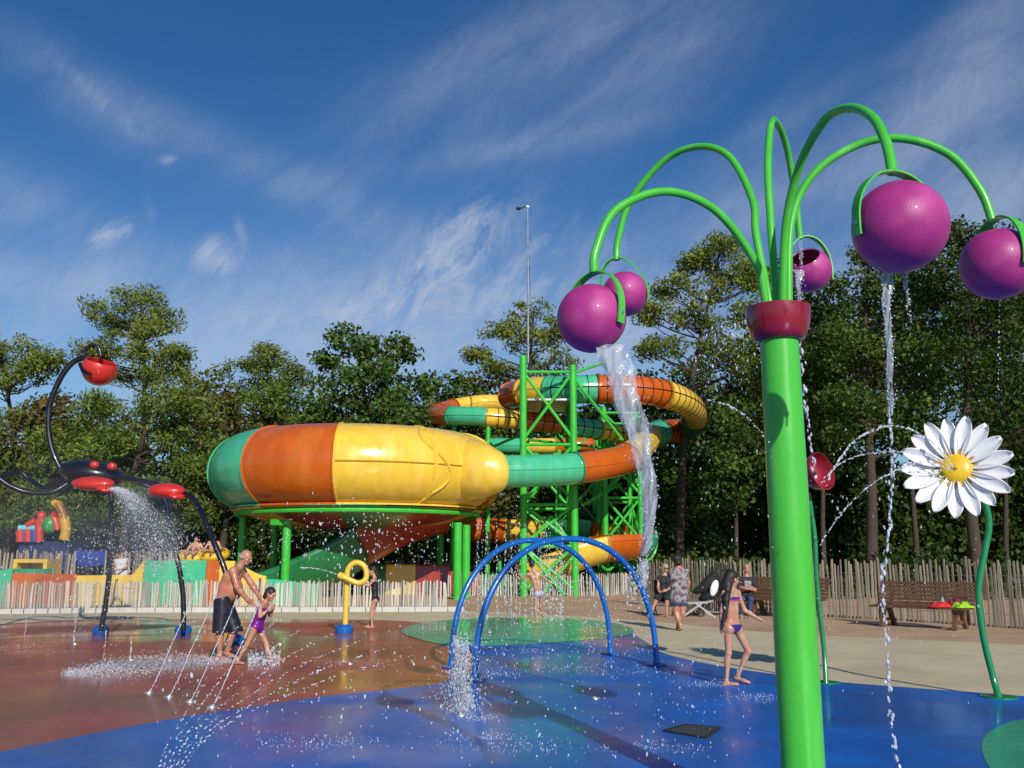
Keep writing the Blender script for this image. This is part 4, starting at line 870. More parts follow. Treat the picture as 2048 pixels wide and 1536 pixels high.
def cloth(label, c, sx, sy_, h, m, seed, rz=0):
    r_ = random.Random(seed); n = 18; vs = []; fs = []
    for i in range(n + 1):
        for j in range(n + 1):
            u, v = i / n * 2 - 1, j / n * 2 - 1; e = max(0, 1 - (u * u) ** 2) * max(0, 1 - (v * v) ** 2)
            z = h * e * (0.55 + 0.3 * math.sin(u * 5 + seed) * math.cos(v * 4 + seed) + 0.15 * math.sin(u * 11 + v * 9)) + .008
            x_, y_ = u * sx * (1 + .12 * math.sin(v * 6 + seed)), v * sy_ * (1 + .12 * math.sin(u * 5)); ca, sa = math.cos(rz), math.sin(rz)
            vs.append((c.x + x_ * ca - y_ * sa, c.y + x_ * sa + y_ * ca, c.z + z))
    off = len(vs); vs += [(a_, b_, c.z + .002) for a_, b_, _ in vs]
    m_ = n + 1
    for i in range(n):
        for j in range(n): f = (i * m_ + j, (i + 1) * m_ + j, (i + 1) * m_ + j + 1, i * m_ + j + 1); fs.append(f); fs.append(tuple(q + off for q in f[::-1]))
    return tag(mkobj('folded_clothes', vs, fs, m, loc=c), label, 'clothes')
sc_ = lambda a_, b_: bm_ + bx_ * a_ + by_ * b_ + Vector((0, 0, .475))
cloth('crumpled bright red garment on the bench seat', sc_(.52, .14), .28, .17, .13, mat('cloth_red', (.60, .02, .02), .8), 2)
cloth('crumpled lime green garment on the right end of the bench', sc_(.92, .20), .20, .16, .15, mat('cloth_lime', (.28, .55, .02), .8), 5)
cloth('dark crimson towel between the red and green garments', sc_(.74, .30), .16, .12, .22, mat('cloth_crimson', (.20, .01, .06), .8), 8)
bo = thing('water_bottle', 'small clear bottle standing behind the clothes on the bench', 'bottle', sc_(.45, .33))
MB().lathe(sc_(.45, .33), [(0, 0), (.033, 0), (.033, .15), (.015, .19), (.015, .22)], seg=14).build('body', water_mat('bottle_plastic', .5, lo=.3), bo); MB().lathe(sc_(.45, .33), [(.017, .215), (.017, .24), (0, .24)], seg=12).build('cap', BLUEP, bo)

LOUNG = mat('worn_white_plastic', (.42, .42, .42), .6)
# stroller with a white lounger beside it
bp_ = G(1425, 1232); 
rt = thing('stroller', 'black folding stroller with a pale oval patch beside the tall fence', 'stroller', bp_)
FAB = mat('black_fabric', (.012, .014, .014), .8, .3, 8, bump=.004, bscale=20)
def bpt(a_, b_, z): return bp_ + Vector((a_, b_, z))
seatv = [bpt(-.42, -.25, .38), bpt(-.42, .25, .38), bpt(.1, .25, .42), bpt(.1, -.25, .42), bpt(.38, -.25, 1.12), bpt(.38, .25, 1.12)]
mb = MB(); mb.tube(catmull([bpt(-.50, 0, .62), bpt(-.25, 0, .72), bpt(0, 0, .95), bpt(.16, 0, 1.18)], 5), [.04, .08, .11, .13, .15, .17, .19, .20, .21, .21, .20, .18, .16, .13, .09, .03], 16, flat=0.75); mb.build('hood', FAB, rt)
mb = MB(); mb.ell(bpt(-.02, 0, .58), (.36, .27, .15), Matrix.Rotation(R(-28), 3, 'Y')); mb.build('seat', FAB, rt)
MB().ell(bpt(.02, -.27, .74), (.10, .035, .22), Matrix.Rotation(R(18), 3, 'Y'), 18, 12).build('patch', WHITEP, rt)
for s_ in (-1, 1):
    for pp in ([bpt(-.35, s_ * .26, .10), bpt(.0, s_ * .26, .50), bpt(.38, s_ * .26, 1.18), bpt(.46, s_ * .24, 1.20)], [bpt(.36, s_ * .26, .10), bpt(.12, s_ * .26, .45), bpt(-.1, s_ * .26, .62)]): MB().tube(catmull(pp, 5), .018, 8).build('frame_tube', DGREY, rt)
    for xx in (-.36, .37):
        w_ = MB(); c_ = bpt(xx, s_ * .26, .105); w_.tube([c_ + Vector((.085 * math.cos(a_), 0, .085 * math.sin(a_))) for a_ in [2 * math.pi * j / 20 for j in range(21)]], .020, 8, caps=False); w_.tube([c_ + Vector((0, -.02, 0)), c_ + Vector((0, .02, 0))], .03, 8); w_.build('wheel', DGREY, rt)
MB().tube([bpt(.46, -.24, 1.20), bpt(.46, .24, 1.20)], .022, 8).build('handlebar', DGREY, rt)
lp = G(1392, 1234); rt = thing('plastic_lounger', 'white plastic lounger left of the black stroller', 'lounger', lp)
q = lambda a_, b_, z: lp + Vector((a_, b_, z))
mb = MB(); mb.beam(q(-.30, .0, .36), q(.30, 0, .38), .4, .035); mb.build('seat', LOUNG, rt, smooth=False)
mb = MB(); mb.beam(q(.31, .0, .39), q(.42, 0, .42), .4, .03); mb.build('backrest', LOUNG, rt, smooth=False)
for s_ in (-1, 1):
    for a_, b_ in ((-.42, .12), (.45, -.05)): MB().tube([q(a_, s_ * .24, .0), q(b_, s_ * .24, .36)], .024, 8).build('leg', LOUNG, rt)
# drain grate
gp = [G(1328, 1462, .02), G(1372, 1450, .02), G(1440, 1456, .02), G(1412, 1476, .02)]
rt = thing('drain_grate', 'dark square drain grate set in the blue floor', 'drain', sum(gp, Vector()) / 4)
fr = MB(); bars = MB()
for i in range(4): fr.beam(gp[i] + Vector((0, 0, .004)), gp[(i + 1) % 4] + Vector((0, 0, .004)), .03, .012)
for k in range(1, 12):
    t = k / 12; bars.beam(gp[0].lerp(gp[3], t) + Vector((0, 0, .002)), gp[1].lerp(gp[2], t) + Vector((0, 0, .002)), .022, .008)
fr.build('frame', DGREY, rt, smooth=False); bars.build('bars', mat('grate_bars', (.05, .05, .05), .5), rt, smooth=False)
mkobj('pit', [p - Vector((0, 0, .001)) for p in gp], [(0, 1, 2, 3)], DGREY, rt, smooth=False)
# ------------------------------------------------------------------ people: one continuous surface each
def cone_sdf(p, a, b, ra, rb):
    ba = b - a; L2 = max(1e-9, ba @ ba); t = np.clip(((p - a) @ ba) / L2, 0, 1)
    return np.linalg.norm(p - (a + t[..., None] * ba), axis=-1) - (ra + (rb - ra) * t)
def ell_sdf(p, c, r, M):
    q = (p - c) @ M; k0 = np.linalg.norm(q / r, axis=-1); k1 = np.linalg.norm(q / (r * r), axis=-1) + 1e-9
    return k0 * (k0 - 1) / k1
class Field:
    def __init__(s, lo, hi, h):
        s.h = h; s.lo = np.array(lo); s.n = np.ceil((np.array(hi) - s.lo) / h).astype(int) + 1
        s.ax = [s.lo[i] + h * np.arange(s.n[i]) for i in range(3)]
    def empty(s): return np.full(tuple(s.n), 1.0)
    def eval(s, prims):
        V = s.empty()
        for pr in prims:
            k = pr[-1]
            if pr[0] == 'c':
                a, b, ra, rb = pr[1:5]; lo = np.minimum(a - ra, b - rb); hi = np.maximum(a + ra, b + rb)
            else:
                c, r, M = pr[1:4]; m_ = max(r); lo = c - m_; hi = c + m_
            pad = k + 3 * s.h; i0 = np.maximum(0, np.floor((lo - pad - s.lo) / s.h).astype(int)); i1 = np.minimum(s.n, np.ceil((hi + pad - s.lo) / s.h).astype(int) + 1)
            if (i1 <= i0).any(): continue
            g = np.stack(np.meshgrid(*[s.ax[q][i0[q]:i1[q]] for q in range(3)], indexing='ij'), -1)
            d = cone_sdf(g, *pr[1:5]) if pr[0] == 'c' else ell_sdf(g, *pr[1:4])
            sl = tuple(slice(i0[q], i1[q]) for q in range(3)); o = V[sl]
            hh = np.clip(0.5 + 0.5 * (o - d) / k, 0, 1); V[sl] = np.where(o > .9, d, o * (1 - hh) + d * hh - k * hh * (1 - hh)) if k > 0 else np.minimum(o, d)
        return V
    def grid(s): return np.stack(np.meshgrid(*s.ax, indexing='ij'), -1)
    def mesh(s, V):
        I = V < 0; a = I[:-1, :-1, :-1]; cnt = np.zeros(a.shape, int)
        offs = [(i, j, k) for i in (0, 1) for j in (0, 1) for k in (0, 1)]; nx, ny, nz = a.shape
        for (i, j, k) in offs: cnt += I[i:nx + i, j:ny + j, k:nz + k]
        act = (cnt > 0) & (cnt < 8); idx = np.argwhere(act)
        if not len(idx): return np.zeros((0, 3)), np.zeros((0, 4), int)
        cv = [V[idx[:, 0] + i, idx[:, 1] + j, idx[:, 2] + k] for (i, j, k) in offs]
        acc = np.zeros((len(idx), 3)); num = np.zeros(len(idx)); O = np.array(offs)
        for e0 in range(8):
            for e1 in range(e0 + 1, 8):
                if np.abs(O[e0] - O[e1]).sum() != 1: continue
                v0, v1 = cv[e0], cv[e1]; m_ = (v0 < 0) != (v1 < 0); t = np.where(m_, v0 / np.where(v0 - v1 == 0, 1, v0 - v1), 0)
                acc += np.where(m_[:, None], O[e0] + (O[e1] - O[e0]) * t[:, None], 0); num += m_
        verts = s.lo + (idx + acc / num[:, None]) * s.h
        vid = np.full(act.shape, -1); vid[act] = np.arange(len(idx)); quads = []
        for ax in range(3):
            u, w = (ax + 1) % 3, (ax + 2) % 3; sh = np.array(V.shape); sl0 = [slice(1, sh[q] - 1) for q in range(3)]; sl1 = [slice(1, sh[q] - 1) for q in range(3)]
            sl0[ax] = slice(0, sh[ax] - 1); sl1[ax] = slice(1, sh[ax]); A, B = I[tuple(sl0)], I[tuple(sl1)]
            for flip, M_ in ((0, A & ~B), (1, ~A & B)):
                q = np.argwhere(M_)
                if not len(q): continue
                for c_ in range(3):
                    if c_ != ax: q[:, c_] += 1
                eu = np.zeros(3, int); eu[u] = 1; ew = np.zeros(3, int); ew[w] = 1
                c = [q - eu - ew, q - ew, q, q - eu]; ids = [vid[x[:, 0], x[:, 1], x[:, 2]] for x in c]
                if flip: ids = ids[::-1]
                quads.append(np.stack(ids, 1))
        Q = np.concatenate(quads); Q = Q[(Q >= 0).all(1)]
        return verts, Q
def A_(v): return np.array(v, float)
def person(label, loc, J, face, s, skin, garments, hair, child=False, female=False, belly=0.0, h=0.010, group=None, bulk=1.0, palm=None):
    """J: world joints; garments: list of dicts; s: body scale (1 = 1.75 m adult)"""
    root = thing('person', label, 'person', loc, group)
    J = {k: A_(v) for k, v in J.items()}; f = A_(face); f /= np.linalg.norm(f)
    hc, neck = J['head'], J['neck']; up = hc - neck; up = up / np.linalg.norm(up); up = up * .6 + A_((0, 0, .4)); up /= np.linalg.norm(up)
    f = f - up * (f @ up); f /= np.linalg.norm(f); r_ = np.cross(f, up); HM = np.stack([r_, f, up], 1)
    hs = s * (1.12 if child else 1.0) ; lb = s * bulk; P_ = []; T_ = []
    c = lambda a, b, ra, rb, k=.03: ('c', A_(a), A_(b), ra * lb, rb * lb, k * s)
    hip = [J['hipL'], J['hipR']]; sh = [J['shL'], J['shR']]; pel = (hip[0] + hip[1]) / 2; chest = (sh[0] + sh[1]) / 2
    ax = neck - pel; ax = ax / np.linalg.norm(ax); lat = sh[1] - sh[0]; lat = lat / np.linalg.norm(lat); fwd = np.cross(ax, lat); fwd /= np.linalg.norm(fwd)
    if J.get('chestdir') is not None and fwd @ J['chestdir'] < 0: fwd = -fwd
    L = np.linalg.norm(neck - pel); mid = pel + ax * L * .45; rib = pel + ax * L * .70
    wv = J.get('bend', np.zeros(3)); mid = mid + wv; rib = rib + wv * .7
    ww, rw, hw = (.060, .075, .075) if female else (.070, .085, .065)
    if child: ww, rw, hw = .050, .060, .050
    tr = (.080, .092, .090) if not child else (.070, .076, .074)
    for sg in (-1, 1):
        l_ = lat * sg * lb
        T_ += [c(pel + l_ * hw, mid + l_ * ww, tr[2], tr[0], .05), c(mid + l_ * ww, rib + l_ * rw, tr[0], tr[1], .05)]
        S_ = sh[0] if sg < 0 else sh[1]
        T_ += [c(rib + l_ * rw, chest * .55 + S_ * .45 - ax * .03 * s, tr[1], .062, .05), c(neck - ax * .02 * s, S_, .048, .050, .05)]
        T_ += [c(pel + l_ * hw - ax * .02 * s, hip[0 if sg < 0 else 1] - ax * .02 * s - fwd * .03 * s, .088 if not child else .07, .088 if not child else .07, .05)]
        if female and not child: T_.append(('e', rib + l_ * .075 + fwd * .075 * lb, A_((.06, .055, .06)) * lb, np.stack([lat, fwd, ax], 1), .03 * s))
        elif not child: T_.append(('e', rib + l_ * .06 + fwd * .05 * lb + ax * .03 * s, A_((.08, .045, .06)) * lb, np.stack([lat, fwd, ax], 1), .04 * s))
    if belly: T_.append(('e', mid + fwd * belly * .55 * s - ax * .03 * s, A_((.15, .13, .17)) * lb, np.stack([lat, fwd, ax], 1), .06 * s))
    P_ += T_
    LG = []
    for i, q in enumerate('LR'):
        S_, E, Wr, Hd = J['sh' + q], J['el' + q], J['wr' + q], J['ha' + q]; thin = .82 if child else (.9 if female else 1.0)
        P_ += [c(S_, E, .052 * thin, .040 * thin), c(E, E * .65 + Wr * .35, .041 * thin, .041 * thin), c(E * .65 + Wr * .35, Wr, .041 * thin, .027 * thin)]
        d = Hd - Wr; d = d / (np.linalg.norm(d) + 1e-9); pn = palm if palm is not None else np.cross(d, A_((0, 0, 1)) if abs(d[2]) < .9 else A_((0, 1, 0)))
        pn = A_(pn); pn = pn - d * (pn @ d); pn /= np.linalg.norm(pn) + 1e-9; sd_ = np.cross(d, pn); hz = s * (.92 if child else 1)
        if i == 1: sd_ = -sd_
        P_.append(('e', Wr + d * .048 * hz, A_((.040, .014, .052)) * hz, np.stack([sd_, pn, d], 1), .012 * s)); P_.append(c(Wr - d * .01, Wr + d * .03 * hz, .024, .024, .02))
        for k_, (o_, ln) in enumerate(((-.029, .066), (-.010, .076), (.010, .072), (.028, .056))):
            b0 = Wr + d * .085 * hz + sd_ * o_ * hz; curl = .35 + .1 * k_
            b1 = b0 + (d * math.cos(curl * .5) + pn * math.sin(curl * .5)) * ln * .5 * hz + sd_ * o_ * .12; b2 = b1 + (d * math.cos(curl * 1.8) + pn * math.sin(curl * 1.8)) * ln * .5 * hz
            P_ += [('c', b0, b1, .0095 * hz, .0088 * hz, .004), ('c', b1, b2, .0088 * hz, .0072 * hz, .004)]
        t0 = Wr + d * .03 * hz - sd_ * .030 * hz; t1 = t0 + (d * .7 - sd_ * .6 + pn * .3) * .038 * hz; t2 = t1 + (d * .95 - sd_ * .15 + pn * .25) * .030 * hz
        P_ += [('c', t0, t1, .013 * hz, .0105 * hz, .006), ('c', t1, t2, .0105 * hz, .008 * hz, .004)]
        Hp, K, An, To = J['hip' + q], J['kn' + q], J['an' + q], J['to' + q]; tk = .84 if child else (1.05 if female else 1.0)
        td = To - An; td[2] = 0 if J.get('flat', True) is True else td[2]
        tn = td / (np.linalg.norm(td) + 1e-9); shd = An - K; shd = shd / np.linalg.norm(shd); back = -(tn - shd * (tn @ shd)); back /= np.linalg.norm(back) + 1e-9
        Lg = [c(Hp, K, .084 * tk, .054 * tk, .04), c(K, An, .050 * tk, .034 * tk), ('e', K + (An - K) * .28 + back * .018 * lb, A_((.048, .048, .12)) * lb * tk, np.stack([np.cross(back, shd), back, shd], 1), .03 * s)]
        LG += Lg[:1]; P_ += Lg
        heel = An - tn * .035 * s - A_((0, 0, .045)) * s if J.get('flat', True) is True else An + shd * .04 * s - tn * .03 * s
        P_ += [c(An, heel, .034, .030, .02), c(heel, heel + (To - heel) * .6, .030, .028, .02), c(heel + (To - heel) * .55, To, .029, .019, .02)]
        sdt = np.cross(tn, A_((0, 0, 1))); P_ += [('e', heel + (To - heel) * .72, A_((.040, .055, .020)) * s, np.stack([sdt, tn, np.cross(sdt, tn)], 1), .02 * s)]
    # neck, head
    e = lambda off, r, k=.015: ('e', hc + HM @ (A_(off) * hs), A_(r) * hs, HM, k * s)
    P_ += [c(chest * .3 + neck * .7 - ax * .02 * s, hc - up * .05 * hs - f * .015 * hs, .056 if not child else .043, .050 if not child else .040, .03)]
    P_ += [e((0, -.012, .025), (.074, .094, .092)), e((0, .022, -.045), (.056, .064, .062), .03), e((0, .058, -.088), (.026, .022, .020), .02), e((0, .082, .022), (.050, .014, .012), .015)]
    P_ += [('c', hc + HM @ (A_((0, .086, .008)) * hs), hc + HM @ (A_((0, .108, -.024)) * hs), .009 * hs, .014 * hs, .008), e((0, .086, -.052), (.024, .010, .009), .006)]
    for sg in (-1, 1): P_ += [e((sg * .076, -.008, -.008), (.012, .022, .030), .006), e((sg * .045, .055, -.028), (.022, .022, .022), .02)]
    # field
    allp = [q for pr in P_ for q in ((pr[1], pr[2]) if pr[0] == 'c' else (pr[1] - max(pr[2]), pr[1] + max(pr[2])))]
    lo = np.min(allp, 0) - .16; hi = np.max(allp, 0) + .16
    F_ = Field(lo, hi, h); V = F_.eval(P_); v_, q_ = F_.mesh(V); mkobj('body', v_, q_, skin, root)
    TV = F_.eval(T_ + LG); g = None
    for gd in garments:
        if g is None: g = F_.grid()
        if gd['src'] == 'torso': U = TV - gd.get('inf', .008)
        elif gd['src'] == 'body': U = V - gd.get('inf', .008)
        else: U = np.minimum(F_.eval([('c', A_(x[0]), A_(x[1]), x[2], x[3], .03) for x in gd['prims']]), 9)
        for (pt, n_) in gd.get('clip', []):
            n_ = A_(n_); n_ /= np.linalg.norm(n_); U = np.maximum(U, (g - A_(pt)) @ n_)
        gv, gq = F_.mesh(U)
        if len(gq): mkobj(gd['name'], gv, gq, gd['mat'], root)
    if hair:
        hp = []
        for it in hair['prims']:
            if it[0] == 'e': hp.append(('e', hc + HM @ (A_(it[1]) * hs), A_(it[2]) * hs, HM, .02))
            else: hp.append(('c', hc + HM @ (A_(it[1]) * hs) if len(it) < 6 else A_(it[1]), hc + HM @ (A_(it[2]) * hs) if len(it) < 6 else A_(it[2]), it[3] * hs, it[4] * hs, .02))
        U = F_.eval(hp)
        U = np.maximum(U, -(F_.eval([e((0, .085, -.035), (.062, .07, .078), 0.001)])))
        gv, gq = F_.mesh(U); mkobj('hair', gv, gq, hair['mat'], root)
    for sg in (-1, 1):
        em = MB(); em.ell(Vector(hc + HM @ (A_((sg * .030, .084, .002)) * hs)), (.011 * hs, .007 * hs, .006 * hs), Matrix([list(r) for r in HM]), 10, 6); em.build('eye', EYE, root)
    return dict(root=root, ax=ax, lat=lat, fwd=fwd, pel=pel, neck=neck, L=L, F=F_, HM=HM, hc=hc, hs=hs)
CAP = [('e', (0, -.022, .035), (.082, .098, .096))]
def suit_clip(pel, ax, lat, s, top, low=-.10, vs=.9, neckp=None):
    pel, ax, lat = A_(pel), A_(ax), A_(lat); c = []
    c.append((pel + ax * top, ax)); c.append((pel + ax * low * s, -ax * .75 + lat * vs)); c.append((pel + ax * low * s, -ax * .75 - lat * vs)); return c
def basis(J):
    hip = (A_(J['hipL']) + A_(J['hipR'])) / 2; ax = A_(J['neck']) - hip; L = np.linalg.norm(ax); ax /= L; lat = A_(J['shR']) - A_(J['shL']); lat /= np.linalg.norm(lat); return hip, ax, lat, L
NAVY = mat('navy_trunks', (.012, .014, .030), .35, .4, 14, bump=.004, bscale=18, c2=(.05, .055, .07), c2s=9, c2t=(.6, .7))
VIOL = mat('purple_swimsuit', (.17, .012, .26), .35, .3, 10, bump=.002, bscale=30)
BLKS = mat('black_swimsuit', (.015, .012, .020), .4, .3, 10)
LILAC = mat('lilac_brief', (.45, .38, .58), .5, .15, 10)
INDIG = mat('indigo_bikini', (.035, .018, .22), .4, .25, 12)
PINKR = mat('pink_red_trim', (.62, .04, .10), .45)
PATTN = mat('patterned_grey_vest', (.26, .25, .27), .8, .3, 14, c2=(.10, .06, .09), c2s=13, c2t=(.5, .56))
BLUSH = mat('blue_shorts', (.02, .03, .17), .7, .2, 8)
BLKT = mat('black_tee', (.018, .018, .022), .8, .3, 8, bump=.003, bscale=20)
JEANS = mat('denim', (.03, .06, .15), .8, .3, 12)
GREYP = mat('grey_print', (.28, .28, .28), .8, .3, 16)

# girl in the bikini, right
y0 = G(1464, 1372).y
J = dict(head=P(1464, 1158, y0), neck=P(1461, 1177, y0), shL=P(1449, 1187, y0 - .10), shR=P(1475, 1186, y0 + .08), elL=P(1444, 1223, y0 - .14), elR=P(1489, 1221, y0 + .10), wrL=P(1443, 1253, y0 - .12), wrR=P(1517, 1237, y0 + .06), haL=P(1445, 1270, y0 - .1), haR=P(1532, 1245, y0 + .05),
         hipL=P(1456, 1254, y0 - .07), hipR=P(1472, 1254, y0 + .06), knL=P(1457, 1306, y0 - .06), knR=P(1497, 1303, y0 + .05), anL=P(1453, 1362, y0 - .06), anR=P(1476, 1350, y0 + .1), toL=P(1476, 1376, y0 - .10), toR=P(1499, 1368, y0 + .02))
J['flat'] = False
J = {k: v for k, v in J.items()}
J['toL'] = A_(J['toL']); J['toL'][2] = .035; J['toR'] = A_(J['toR']); J['toR'][2] = .035
J['flat'] = False
def person_j(label, feet, J, face, s, **kw):
    J = dict(J); fl = J.pop('flat', True)
    J2 = {k: v for k, v in J.items()}; 
    return J2, fl
def run_person(label, loc, J, face, s, skin, garments, hair, **kw):
    return person(label, loc, {k: v for k, v in J.items() if k != 'flat'}, face, s, skin, garments, hair, **kw)
pel, ax, lat, L = basis(J)
gar = [dict(name='bikini_bottom', mat=INDIG, src='torso', inf=.007, clip=suit_clip(pel, ax, lat, .82, .035, -.115, .75)),
       dict(name='bikini_top', mat=INDIG, src='torso', inf=.007, clip=[(pel + ax * L * .78, ax), (pel + ax * L * .69, -ax)]),
       dict(name='top_trim', mat=PINKR, src='torso', inf=.010, clip=[(pel + ax * L * .71, ax), (pel + ax * L * .675, -ax)])]
hb = A_(J['head'])
hair = dict(mat=HAIRD, prims=CAP + [('c', (-.0, -.06, .0), (-.02, -.11, -.16), .075, .07), ('c', A_(J['head']) + A_((-.06, -.04, -.06)), P(1451, 1200, y0 - .14), .062, .052, 1), ('c', P(1451, 1200, y0 - .14), P(1445, 1262, y0 - .19), .046, .010, 1), ('c', P(1454, 1190, y0 - .15), P(1453, 1236, y0 - .19), .042, .012, 1), ('c', P(1448, 1190, y0 - .10), P(1440, 1244, y0 - .13), .036, .010, 1)])
run_person('girl in an indigo bikini with long dark wet hair, stepping across the blue floor', G(1464, 1372), J, (.86, .45, -.25), .83, SKIN, gar, hair, child=True, h=.008, palm=(0, 0, -1))
# stooping man
y0 = G(445, 1322).y
J = dict(head=P(492, 1115, y0 - .02), neck=P(478, 1133, y0), shL=P(466, 1142, y0 - .19), shR=P(484, 1140, y0 + .19), elL=P(474, 1174, y0 - .24), elR=P(501, 1165, y0 + .22), wrL=P(495, 1200, y0 - .17), wrR=P(518, 1192, y0 + .12), haL=P(509, 1212, y0 - .10), haR=P(522, 1203, y0 + .06),
         hipL=P(444, 1208, y0 - .10), hipR=P(449, 1208, y0 + .10), knL=P(441, 1259, y0 - .10), knR=P(468, 1258, y0 + .12), anL=P(439, 1308, y0 - .08), anR=P(455, 1300, y0 + .14), toL=P(452, 1325, y0 - .12), toR=P(472, 1314, y0 + .10))
J['toL'] = A_(J['toL']); J['toL'][2] = .04; J['toR'] = A_(J['toR']); J['toR'][2] = .04
J['bend'] = A_((-.05, 0, .02)); J['chestdir'] = A_((1, 0, -.2))
a = lambda q: A_(J[q])
pr = []
for q in 'LR':
    H_, K_ = a('hip' + q), a('kn' + q); pr += [(H_ + A_((0, 0, .03)), K_ + (K_ - H_) * .12, .125, .125)]
pr += [(a('hipL') + A_((.0, 0, .08)), a('hipR') + A_((.0, 0, .08)), .125, .125)]
kz = (a('knL') + a('knR')) / 2
gar = [dict(name='board_shorts', mat=NAVY, src='prims', prims=pr, clip=[(a('hipL') + A_((0, 0, .10)), (-.25, 0, 1)), (kz + A_((0, 0, -.04)), (0, 0, -1))])]
run_person('stooping balding man in wet navy board shorts guiding the girl in purple', G(445, 1322), J, (.80, -.15, -.62), 1.0, SKINM, gar, dict(mat=HAIRG, prims=[('e', (0, -.055, -.012), (.080, .062, .052))]), belly=.20, h=.010, bulk=1.12)
# girl in purple
y0 = G(500, 1330).y
J = dict(head=P(541, 1189, y0), neck=P(529, 1204, y0), shL=P(520, 1212, y0 - .10), shR=P(534, 1212, y0 + .10), elL=P(520, 1233, y0 - .14), elR=P(540, 1231, y0 + .12), wrL=P(538, 1218, y0 - .13), wrR=P(546, 1219, y0 + .08), haL=P(547, 1209, y0 - .09), haR=P(550, 1208, y0 + .05),
         hipL=P(510, 1254, y0 - .07), hipR=P(518, 1254, y0 + .07), knL=P(494, 1289, y0 - .06), knR=P(533, 1288, y0 + .06), anL=P(475, 1321, y0 - .04), anR=P(542, 1318, y0 + .02), toL=P(487, 1331, y0 - .10), toR=P(564, 1319, y0 - .02))
J['toL'] = A_(J['toL']); J['toL'][2] = .035; J['chestdir'] = A_((1, 0, -.3))
pel, ax, lat, L = basis(J)
gar = [dict(name='swimsuit', mat=VIOL, src='torso', inf=.009, clip=suit_clip(pel, ax, lat, .75, L * .80, -.13, .55))]
run_person('girl in a purple swimsuit with wet bobbed hair, striding in the splash', G(500, 1330), J, (.80, -.30, -.55), .76, SKIN, gar, dict(mat=HAIRD, prims=CAP + [('c', (-.05, -.05, .0), (-.05, -.06, -.075), .05, .035), ('c', (.05, -.05, .0), (.05, -.06, -.075), .05, .035), ('c', (0, -.06, 0), (0, -.09, -.08), .055, .035)]), child=True, h=.009)
# girl at the cannon
y0 = G(740, 1257).y
J = dict(head=P(745, 1142, y0), neck=P(749, 1154, y0), shL=P(746, 1162, y0 - .13), shR=P(751, 1162, y0 + .13), elL=P(736, 1172, y0 - .16), elR=P(738, 1171, y0 + .12), wrL=P(725, 1166, y0 - .20), wrR=P(727, 1165, y0 - .02), haL=P(719, 1164, y0 - .22), haR=P(722, 1163, y0 - .08),
         hipL=P(750, 1199, y0 - .08), hipR=P(751, 1199, y0 + .08), knL=P(742, 1225, y0 - .08), knR=P(747, 1225, y0 + .10), anL=P(744, 1251, y0 - .08), anR=P(739, 1249, y0 + .10), toL=P(733, 1258, y0 - .14), toR=P(729, 1256, y0 + .06))
J['toL'] = A_(J['toL']); J['toL'][2] = .035; J['toR'] = A_(J['toR']); J['toR'][2] = .035; J['chestdir'] = A_((-1, 0, 0))
pel, ax, lat, L = basis(J)
gar = [dict(name='swimsuit', mat=BLKS, src='torso', inf=.009, clip=suit_clip(pel, ax, lat, .8, L * .80, -.12, .55))]
run_person('girl in a dark one-piece swimsuit holding the yellow water cannon', G(740, 1257), J, (-1, -.1, -.1), .82, SKIN, gar, dict(mat=HAIRD, prims=CAP + [('c', (0, -.07, 0), (0, -.11, -.13), .055, .035)]), child=True, h=.011)
# running girl
y0 = G(1075, 1251).y
J = dict(head=P(1063, 1128, y0), neck=P(1066, 1141, y0), shL=P(1056, 1149, y0), shR=P(1079, 1149, y0), elL=P(1047, 1158, y0 + .05), elR=P(1089, 1157, y0 + .05), wrL=P(1038, 1156, y0 + .12), wrR=P(1098, 1163, y0 + .1), haL=P(1031, 1154, y0 + .14), haR=P(1104, 1166, y0 + .1),
         hipL=P(1073, 1187, y0), hipR=P(1082, 1187, y0), knL=P(1071, 1214, y0 + .02), knR=P(1081, 1212, y0 + .10), anL=P(1074, 1242, y0), anR=P(1087, 1226, y0 - .18), toL=P(1076, 1251, y0 + .12), toR=P(1089, 1236, y0 - .22))
J['chestdir'] = A_((0, 1, 0)); pel, ax, lat, L = basis(J)
gar = [dict(name='bikini_brief', mat=LILAC, src='torso', inf=.010, clip=suit_clip(pel, ax, lat, .8, .05, -.14, .45))]
run_person('small girl in lilac briefs seen from behind, running over the green circle', G(1075, 1251), J, (-.2, 1, 0), .76, SKIN, gar, dict(mat=HAIRD, prims=CAP + [('e', (0, -.03, .0), (.085, .09, .10))]), child=True, h=.011)
# woman from behind
y0 = G(1360, 1262).y
J = dict(head=P(1353, 1120, y0), neck=P(1357, 1135, y0), shL=P(1345, 1143, y0), shR=P(1371, 1143, y0), elL=P(1339, 1163, y0 + .08), elR=P(1377, 1165, y0 + .03), wrL=P(1337, 1149, y0 + .22), wrR=P(1374, 1183, y0 + .12), haL=P(1338, 1140, y0 + .24), haR=P(1372, 1191, y0 + .16),
         hipL=P(1352, 1196, y0), hipR=P(1364, 1196, y0), knL=P(1352, 1226, y0 + .02), knR=P(1365, 1226, y0 - .02), anL=P(1361, 1252, y0 - .06), anR=P(1356, 1250, y0 + .16), toL=P(1362, 1261, y0 + .10), toR=P(1354, 1257, y0 + .32))
J['chestdir'] = A_((0, 1, 0)); pel, ax, lat, L = basis(J); pr = []
for q in 'LR': H_, K_ = a('hip' + q), a('kn' + q); pr.append((H_ + A_((0, 0, .02)), H_ * .45 + K_ * .55, .120, .112))
pr.append((a('hipL') + A_((0, 0, .05)), a('hipR') + A_((0, 0, .05)), .125, .125))
